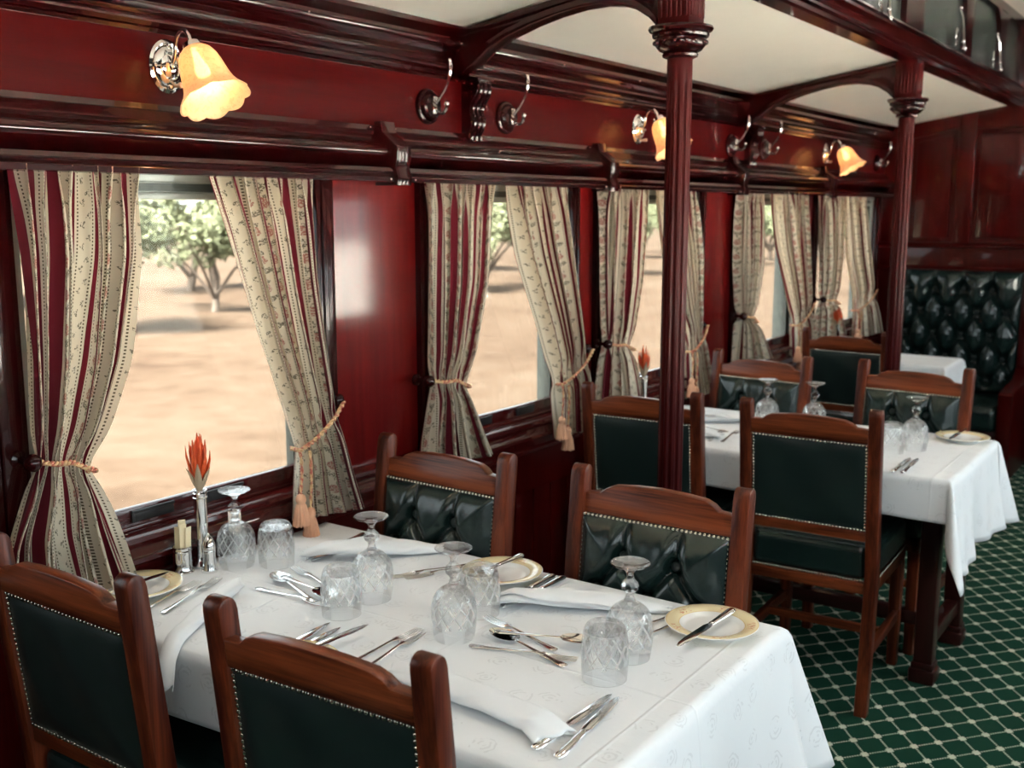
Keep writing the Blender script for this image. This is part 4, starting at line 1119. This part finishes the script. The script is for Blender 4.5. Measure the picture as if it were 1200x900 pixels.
# ------------------------------------------------------------------ curtains
CUR = {
'w1L': ([[1.181, 1.69], [1.184, 1.509], [1.181, 1.338], [1.180, 1.127], [1.186, 1.085], [1.156, 1.024], [1.108, 0.927], [1.085, .775]], [[1.482, 1.69], [1.468, 1.499], [1.412, 1.277], [1.346, 1.134], [1.295, 1.057], [1.345, 0.942], [1.405, 0.772]]),
'w1R': ([[1.65, 1.69], [1.698, 1.552], [1.785, 1.277], [1.866, 1.069], [1.904, 0.971], [1.893, 0.881], [1.884, 0.790]], [[1.977, 1.69], [1.991, 1.414], [2.024, 1.16], [2.043, 1.068], [2.052, 1.034], [2.1, 0.885], [2.144, 0.764]]),
'w2L': ([[2.465, 1.69], [2.463, 1.388], [2.462, 1.131], [2.481, 1.08], [2.455, 1.0], [2.425, 0.899], [2.405, .80]], [[2.777, 1.69], [2.748, 1.373], [2.677, 1.159], [2.622, 1.051], [2.688, 0.935], [2.763, 0.800]]),
'w2R': ([[2.886, 1.69], [2.967, 1.447], [3.095, 1.204], [3.169, 1.040], [3.187, 0.949], [3.189, 0.780]], [[3.234, 1.69], [3.297, 1.404], [3.356, 1.15], [3.376, 1.068], [3.409, 0.983], [3.440, 0.780]]),
'w3L': ([[3.499, 1.69], [3.509, 1.331], [3.528, 1.1], [3.493, 0.972], [3.468, 0.83]], [[3.833, 1.69], [3.79, 1.316], [3.713, 1.071], [3.776, 0.935], [3.824, 0.80]]),
'w3R': ([[3.929, 1.69], [4.011, 1.41], [4.162, 1.148], [4.244, 1.047], [4.27, 0.911], [4.28, 0.76]], [[4.275, 1.69], [4.353, 1.398], [4.365, 1.208], [4.382, 1.099], [4.457, 0.927], [4.536, 0.765]]),
'w4L': ([[4.797, 1.69], [4.805, 1.342], [4.847, 1.1], [4.834, 1.01], [4.821, 0.85]], [[5.063, 1.69], [5.086, 1.33], [4.978, 1.073], [5.098, 0.976], [5.236, 0.840]]),
'w4R': ([[5.211, 1.69], [5.322, 1.408], [5.515, 1.13], [5.578, 1.033], [5.593, 0.915], [5.604, 0.80]], [[5.631, 1.69], [5.718, 1.397], [5.776, 1.16], [5.818, 1.052], [5.887, 0.959], [5.926, 0.80]]),
'w5L': ([[5.931, 1.69], [5.992, 1.341], [6.011, 1.106], [5.993, 1.024], [5.978, 0.83]], [[6.276, 1.69], [6.312, 1.33], [6.257, 1.079], [6.335, 0.982], [6.432, 0.83]]),
'w5R': ([[6.323, 1.69], [6.442, 1.325], [6.616, 1.082], [6.656, 0.945], [6.655, 0.80]], [[6.723, 1.69], [6.894, 1.309], [7.016, 1.056], [7.159, 0.904], [7.24, 0.785]]),
}
CL = {'w1L': 'striped floral curtain left of the first window, behind the near curtain chair', 'w1R': 'striped floral curtain with hanging tassels, right of the first window',
      'w2L': 'striped floral curtain left of the second window, behind the wall-side tufted chair', 'w2R': 'striped floral curtain with two tassels, right of the second window',
      'w3L': 'striped floral curtain left of the third window, left of the nearer column', 'w3R': 'striped floral curtain mostly hidden behind the nearer column',
      'w4L': 'striped floral curtain left of the fourth window, right of the dark red panel', 'w4R': 'striped floral curtain right of the fourth window, with pale tassels',
      'w5L': 'striped floral curtain left of the farthest window', 'w5R': 'sunlit striped curtain right of the farthest window, left of the farther column'}
def curtain(key, seed):
    L, Rr = [np.array(q) for q in CUR[key]]; left = key.endswith('L'); rg = np.random.default_rng(seed)
    r = thing('curtain', CL[key], 'curtain', (-2.02, float(L[0][0] + Rr[0][0]) / 2, .76), 0, 'striped floral window curtains')
    nv, nu = 64, 260
    tz = (1.083, 1.055) if left else (.985, 1.050)
    def edge(E, t, tie):
        z = np.where(t < .62, E[0][1] + (tie - E[0][1]) * t / .62, tie + (E[-1][1] - tie) * (t - .62) / .38)
        y = np.interp(-z, -E[:, 1], E[:, 0]); return y, z
    t = np.linspace(0, 1, nv); yl, zl = edge(L, t, tz[0]); yr, zr = edge(Rr, t, tz[1])
    for arr in (yl, yr):
        for _ in range(2): arr[1:-1] = (arr[:-2] + 2 * arr[1:-1] + arr[2:]) / 4
    u = np.linspace(0, 1, nu); P = np.zeros((nv, nu, 3)); UV = np.zeros((nv, nu, 2))
    npl = 8.0; FW = 1.22
    ph = rg.uniform(0, 6.28, 6); uw = u + .028 * np.sin(2 * PI * 2 * u + ph[0]) + .018 * np.sin(2 * PI * 3 * u + ph[1])
    for i in range(nv):
        w = yr[i] - yl[i]; tt = t[i]
        head = math.exp(-((tt) / .07) ** 2); A = .025 + .004 * math.sin(3 * tt + ph[2])
        tie = math.exp(-((tt - .62) / .05) ** 2); A *= (1 - .45 * tie)
        q = 2 * PI * npl * uw + .7 * math.sin(3.1 * tt + ph[3]) * np.sin(2 * PI * u + ph[4])
        sx = np.sin(q); sx = np.sign(sx) * np.abs(sx) ** .75
        ruff = head * .006 * np.sin(2 * PI * 19 * u + ph[5] + 9 * tt)
        X = -2.020 + A * sx + ruff + .012 * np.sin(q * .5 + ph[2]) * (1 - tie) * (1 - head) - .006 * (tt > .62) * 0
        Y = yl[i] + w * u + .30 * w / npl * np.sin(2 * q + .5) * (.45 + .25 * (1 - head))
        Z = zl[i] + (zr[i] - zl[i]) * u
        if tt > .9: Z = Z + (tt - .9) * .05 * np.sin(q)
        P[i] = np.stack([X, Y, Z], -1); UV[i, :, 0] = u * FW + seed * .083; UV[i, :, 1] = Z + .02 * seed
    P[..., 0] = np.clip(P[..., 0], -2.050, -1.978)
    P -= np.array(r.location)
    grid_obj('curtain_fabric', P, 'curtain', r, UV, ang=0)
    # tieback cord: two twisted strands from the knob round the waist
    i = int(.62 * (nv - 1)); ky, kz = (L[4][0] - .010, 1.092) if left else (edge(Rr, np.array([.60]), 1.05)[0][0] + .018, 1.085)
    if key in ('w3L', 'w4L', 'w5L'): ky = L[2][0] - .005
    if key == 'w1R': ky = 2.062
    a = np.array([-1.992, ky, kz]); mid = np.array([-1.982, (yl[i] + yr[i]) / 2, (tz[0] + tz[1]) / 2 + .004 + (.008 if left else -.002)])
    inner = np.array([-1.990, yr[i] + .004, tz[1] - .006]) if left else np.array([-1.990, yl[i] - .004, tz[0] - .004])
    back = np.array([-2.045, inner[1] + (-.02 if left else .02), inner[2] - .004])
    ctl = np.array([a, (a + mid) / 2 + np.array([.004, 0, -.004]), mid, (mid + inner) / 2 + np.array([.002, 0, -.003]), inner, back])
    s = np.linspace(0, 5, 90); Q = np.stack([np.interp(s, range(6), ctl[:, k]) for k in range(3)], -1)
    for _ in range(12): Q[1:-1] = (Q[:-2] + 2 * Q[1:-1] + Q[2:]) / 4
    b = MB()
    for k in (0, PI):
        pts = []
        for j in range(len(Q)):
            an = j * .62 + k; pts.append(Vector(Q[j]) + Vector((.0032 * math.cos(an), 0, .0032 * math.sin(an))) - Vector(r.location))
        b.tube(pts, .0036, 6)
    b.done('tieback_cord', 'rope', r)
    if key in ('w1R', 'w2R', 'w4R', 'w5R', 'w3R'):
        for k, (dy, ln) in enumerate(((-.004, .115), (.020, .155))):
            top = inner + np.array([.004 + .010 * k, dy, -.002]); ze = top[2] - ln
            tb = MB()
            for kk in (0, PI):
                tb.tube([Vector((top[0] + .0022 * math.cos(j * .8 + kk), top[1] + .004 * math.sin(j * .2) + .0022 * math.sin(j * .8 + kk), top[2] + (ze - top[2]) * j / 20)) - Vector(r.location) for j in range(21)], .0026, 6)
            tb.done('tassel_cord', 'rope', r)
            tb = MB(); c0 = Vector((top[0], top[1] + .004 * math.sin(4), ze)) - Vector(r.location)
            tb.lathe([(.003, .004), (.010, 0), (.0135, -.008), (.0135, -.016), (.0105, -.022), (.0125, -.026), (.0165, -.040), (.0205, -.064), (.0225, -.080), (.001, -.080)], 40, c=c0,
                     mod=lambda q, zz, aa, k2: (q * (1 + (.10 * math.sin(13 * aa) if zz < -.024 else 0)), zz + (.004 * math.sin(17 * aa) if zz < -.07 else 0)))
            tb.done('tassel', 'tassel', r, 60)
    # wall knob holding the cord
    kr = thing('curtain_holdback', 'dark round wooden holdback of the ' + {'w1L': 'curtain left of the first window', 'w1R': 'curtain right of the first window', 'w2L': 'curtain left of the second window', 'w2R': 'curtain right of the second window', 'w3L': 'curtain left of the third window', 'w3R': 'curtain behind the nearer column', 'w4L': 'curtain left of the fourth window', 'w4R': 'curtain right of the fourth window', 'w5L': 'curtain left of the farthest window', 'w5R': 'curtain right of the farthest window'}[key], 'curtain holdback', (XW + .03 if left else XW, ky - (.012 if left else -.012), kz), 0, 'round wooden curtain holdbacks')
    d = 0 if left else .0
    Rx = Matrix.Rotation(PI / 2, 4, 'Y'); kb = MB()
    kb.lathe([(.018, 0), (.018, .006), (.008, .010), (.007, .034), (.014, .038), (.0185, .048), (.0175, .060), (.010, .068), (.001, .070)], 28, M4=Rx); kb.done('turned_holdback', 'trim_z', kr)
for i, k in enumerate(CUR): curtain(k, i + 1)

# ------------------------------------------------------------------ tufted bench at the back wall
def bench():
    r = thing('tufted_bench', 'deep buttoned green leather bench with high back against the far wall', 'bench', (-1.54, 7.0, 0))
    x0, x1, z0, z1 = -1.93, -1.165, .44, 1.215
    W, H = x1 - x0, z1 - z0; dx, dz = .173, .146
    rows = int(H / (dz / 1)) ; btn = []; grid = {}
    for k in range(6):
        zz = H - .118 - k * dz
        if zz < .02: break
        off = 0 if k % 2 == 0 else dx / 2
        n = 0
        for i in range(-4, 5):
            xx = -W / 2 + .075 + i * dx + off
            if -W / 2 - .1 < xx < W / 2 + .1: grid[(k, i)] = (xx, zz)
    segs = []
    for (k, i), p in grid.items():
        for (di) in ((0, -1) if k % 2 == 0 else (0, 1)):
            q = grid.get((k + 1, i + di))
            if q: segs.append((p, q))
        if k == 0: segs.append((p, (p[0], H)))
    btn = [p for p in grid.values() if abs(p[0]) < W / 2 - .01]
    pad = tuft('backrest', W, H, btn, segs, .085, 'leather', r, 170, 170, sig=.032, bsig=.036, cre=.85)
    pad.location = (0, 7.252 - 7.0, z0); pad.rotation_euler = (0, 0, 0); pad.scale = (1, -1, 1)
    pad.location.x = (x0 + x1) / 2 + 1.54
    for (px, pz) in btn:
        bb = MB(); bb.sphere((px, .007, pz), .014, 12, 8, (1, .5, 1)); bb.done('button', 'button', pad)
    b = MB(); b.box((-.005, 6.98 - 7.0, .36), (W, .56, .16), .045, 5); b.done('seat', 'leather', r, 60)
    b = MB(); b.box((-.005, 7.0 - 7.0, .15), (W - .02, .5, .27), .006); b.done('seat_box', 'back', r)
    b = MB(); b.box((-.005, 7.31 - 7.0, .70), (W, .078, 1.03), .004); b.done('back_board', 'back', r)
    b = MB(); X = -1.165 + 1.54
    b.prism([(6.70 - 7.0, 0), (7.345 - 7.0, 0), (7.345 - 7.0, 1.22), (7.245 - 7.0, 1.22), (7.225 - 7.0, .62), (7.10 - 7, .56), (6.72 - 7.0, .535), (6.70 - 7, .52)], 0, X + .002, X + .085, .006); b.done('end_panel', 'back', r, 30)
    return r
bench()

# ------------------------------------------------------------------ outside
b = MB(); b.b2(-160, 60, -120, 200, -1.40, -1.30); g = struct(b.done('ground_outside', 'soil', ang=0))
b = MB(); b.b2(.9, 59, -60, 120, -1.30, -1.16); struct(b.done('ground_bounce_bed', 'bounce_ground', ang=0))  # unseen ground, made pale to bounce daylight onto the ceiling
b = MB(); b.b2(-7.5, -2.4, -40, 60, -1.30, -1.22); struct(b.done('ground_ballast', 'ballast', ang=0))
def crown_mesh(seed):
    rg = np.random.default_rng(seed); V, F = [], []
    cl = [(rg.normal(size=3) * np.array([.24, .24, .12]), rg.uniform(.16, .28)) for _ in range(11)]
    for c0, rad in cl:
        for k in range(330):
            q = rg.normal(size=3); q /= np.linalg.norm(q); c_ = c0 + q * rad * rg.uniform(.3, 1) ** .5 * np.array([1, 1, .75]); s = rg.uniform(.018, .038)
            d1 = rg.normal(size=3); d1 /= np.linalg.norm(d1); d2 = np.cross(d1, rg.normal(size=3)); d2 /= np.linalg.norm(d2)
            i = len(V); V += [(c_ + s * d1).tolist(), (c_ + s * .6 * d2).tolist(), (c_ - s * d1).tolist(), (c_ - s * .6 * d2).tolist()]; F.append((i, i + 1, i + 2, i + 3))
    V = np.array(V); V[:, :2] /= 2 * np.abs(V[:, :2]).max(); V = V.tolist()
    me = bpy.data.meshes.new('crown'); me.from_pydata(V, [], F); me.materials.append(M['foliage']); return me
crowns = [crown_mesh(60 + k) for k in range(4)]
def trunk_mesh(seed):
    rg = np.random.default_rng(seed); b = MB(); b.tube([(0, 0, 0), (.03, .02, .3), (-.02, .03, .6)], [.025, .02, .01], 7)
    for k in range(5):
        a = rg.uniform(0, 6.28); b.tube([(0, 0, .12), (math.cos(a) * .12, math.sin(a) * .12, .35), (math.cos(a) * .3, math.sin(a) * .3, .6)], [.014, .010, .005], 6)
    o = b.done('trunk', 'bark'); me = o.data; bpy.data.objects.remove(o); return me
trunks = [trunk_mesh(80 + k) for k in range(2)]
rgt = np.random.default_rng(5); TR = []
for k in range(14): TR.append((-23 + rgt.uniform(-1.5, 1.5), 14.5 + 5.6 * k + rgt.uniform(-.3, .3), rgt.uniform(3.1, 3.7), rgt.uniform(5.6, 6.2)))
for k in range(11): TR.append((-32 + rgt.uniform(-1, 1), 17 + 8.0 * k + rgt.uniform(-.5, .5), rgt.uniform(3.9, 4.8), rgt.uniform(7.6, 8.4)))
for i, (x, y, h, w) in enumerate(TR):
    r = thing('bush_tree', 'pale green bush tree, out of focus on the sandy plain beyond the windows', 'tree', (x, y, -1.3), 1.3 * i, 'pale green bush trees outside the windows')
    o = bpy.data.objects.new('trunk', trunks[i % 2]); COL.objects.link(o); o.parent = r; o.scale = (w * .8, w * .8, h)
    o = bpy.data.objects.new('crown', crowns[i % 4]); COL.objects.link(o); o.parent = r; o.location = (0, 0, h * .64); o.scale = (w, w, h * .95)

# ------------------------------------------------------------------ light
wd = bpy.data.worlds.new('sky'); SC.world = wd; wd.use_nodes = True
bg = wd.node_tree.nodes['Background']; bg.inputs['Color'].default_value = (.86, .94, 1, 1); bg.inputs['Strength'].default_value = 5.0
sl = bpy.data.lights.new('sun', 'SUN'); sl.energy = 94; sl.angle = R(22); sl.color = (1, .96, .90)
so = bpy.data.objects.new('sun', sl); COL.objects.link(so); so.rotation_euler = (R(38), 0, 0)
def portal(x, y0, y1, rot):
    l = bpy.data.lights.new('daylight_portal', 'AREA'); l.shape = 'RECTANGLE'; l.size = .80; l.size_y = y1 - y0; l.cycles.is_portal = True
    o = bpy.data.objects.new('daylight_portal', l); COL.objects.link(o); o.location = (x, (y0 + y1) / 2, 1.28); o.rotation_euler = (0, rot, 0)
for a, d in WIN: portal(XW - .11, a, d, R(-90))
for a, d in WR: portal(XR + .10, a, d, R(90))

# ------------------------------------------------------------------ camera
cam = bpy.data.cameras.new('camera'); co = bpy.data.objects.new('camera', cam); COL.objects.link(co)
cam.sensor_width = 36; cam.lens = 1240 / 1200 * 36; cam.clip_start = .02; cam.clip_end = 600
co.location = (0, 0, 1.6); co.rotation_euler = (R(90 - 9.342394), 0, R(34.848931))
cam.dof.use_dof = True; cam.dof.focus_distance = 2.08; cam.dof.aperture_fstop = 5.0
SC.camera = co
vs = SC.view_settings; vs.view_transform = 'Standard'; vs.look = 'None'; vs.gamma = 1; vs.use_curve_mapping = False; vs.exposure = 0.75
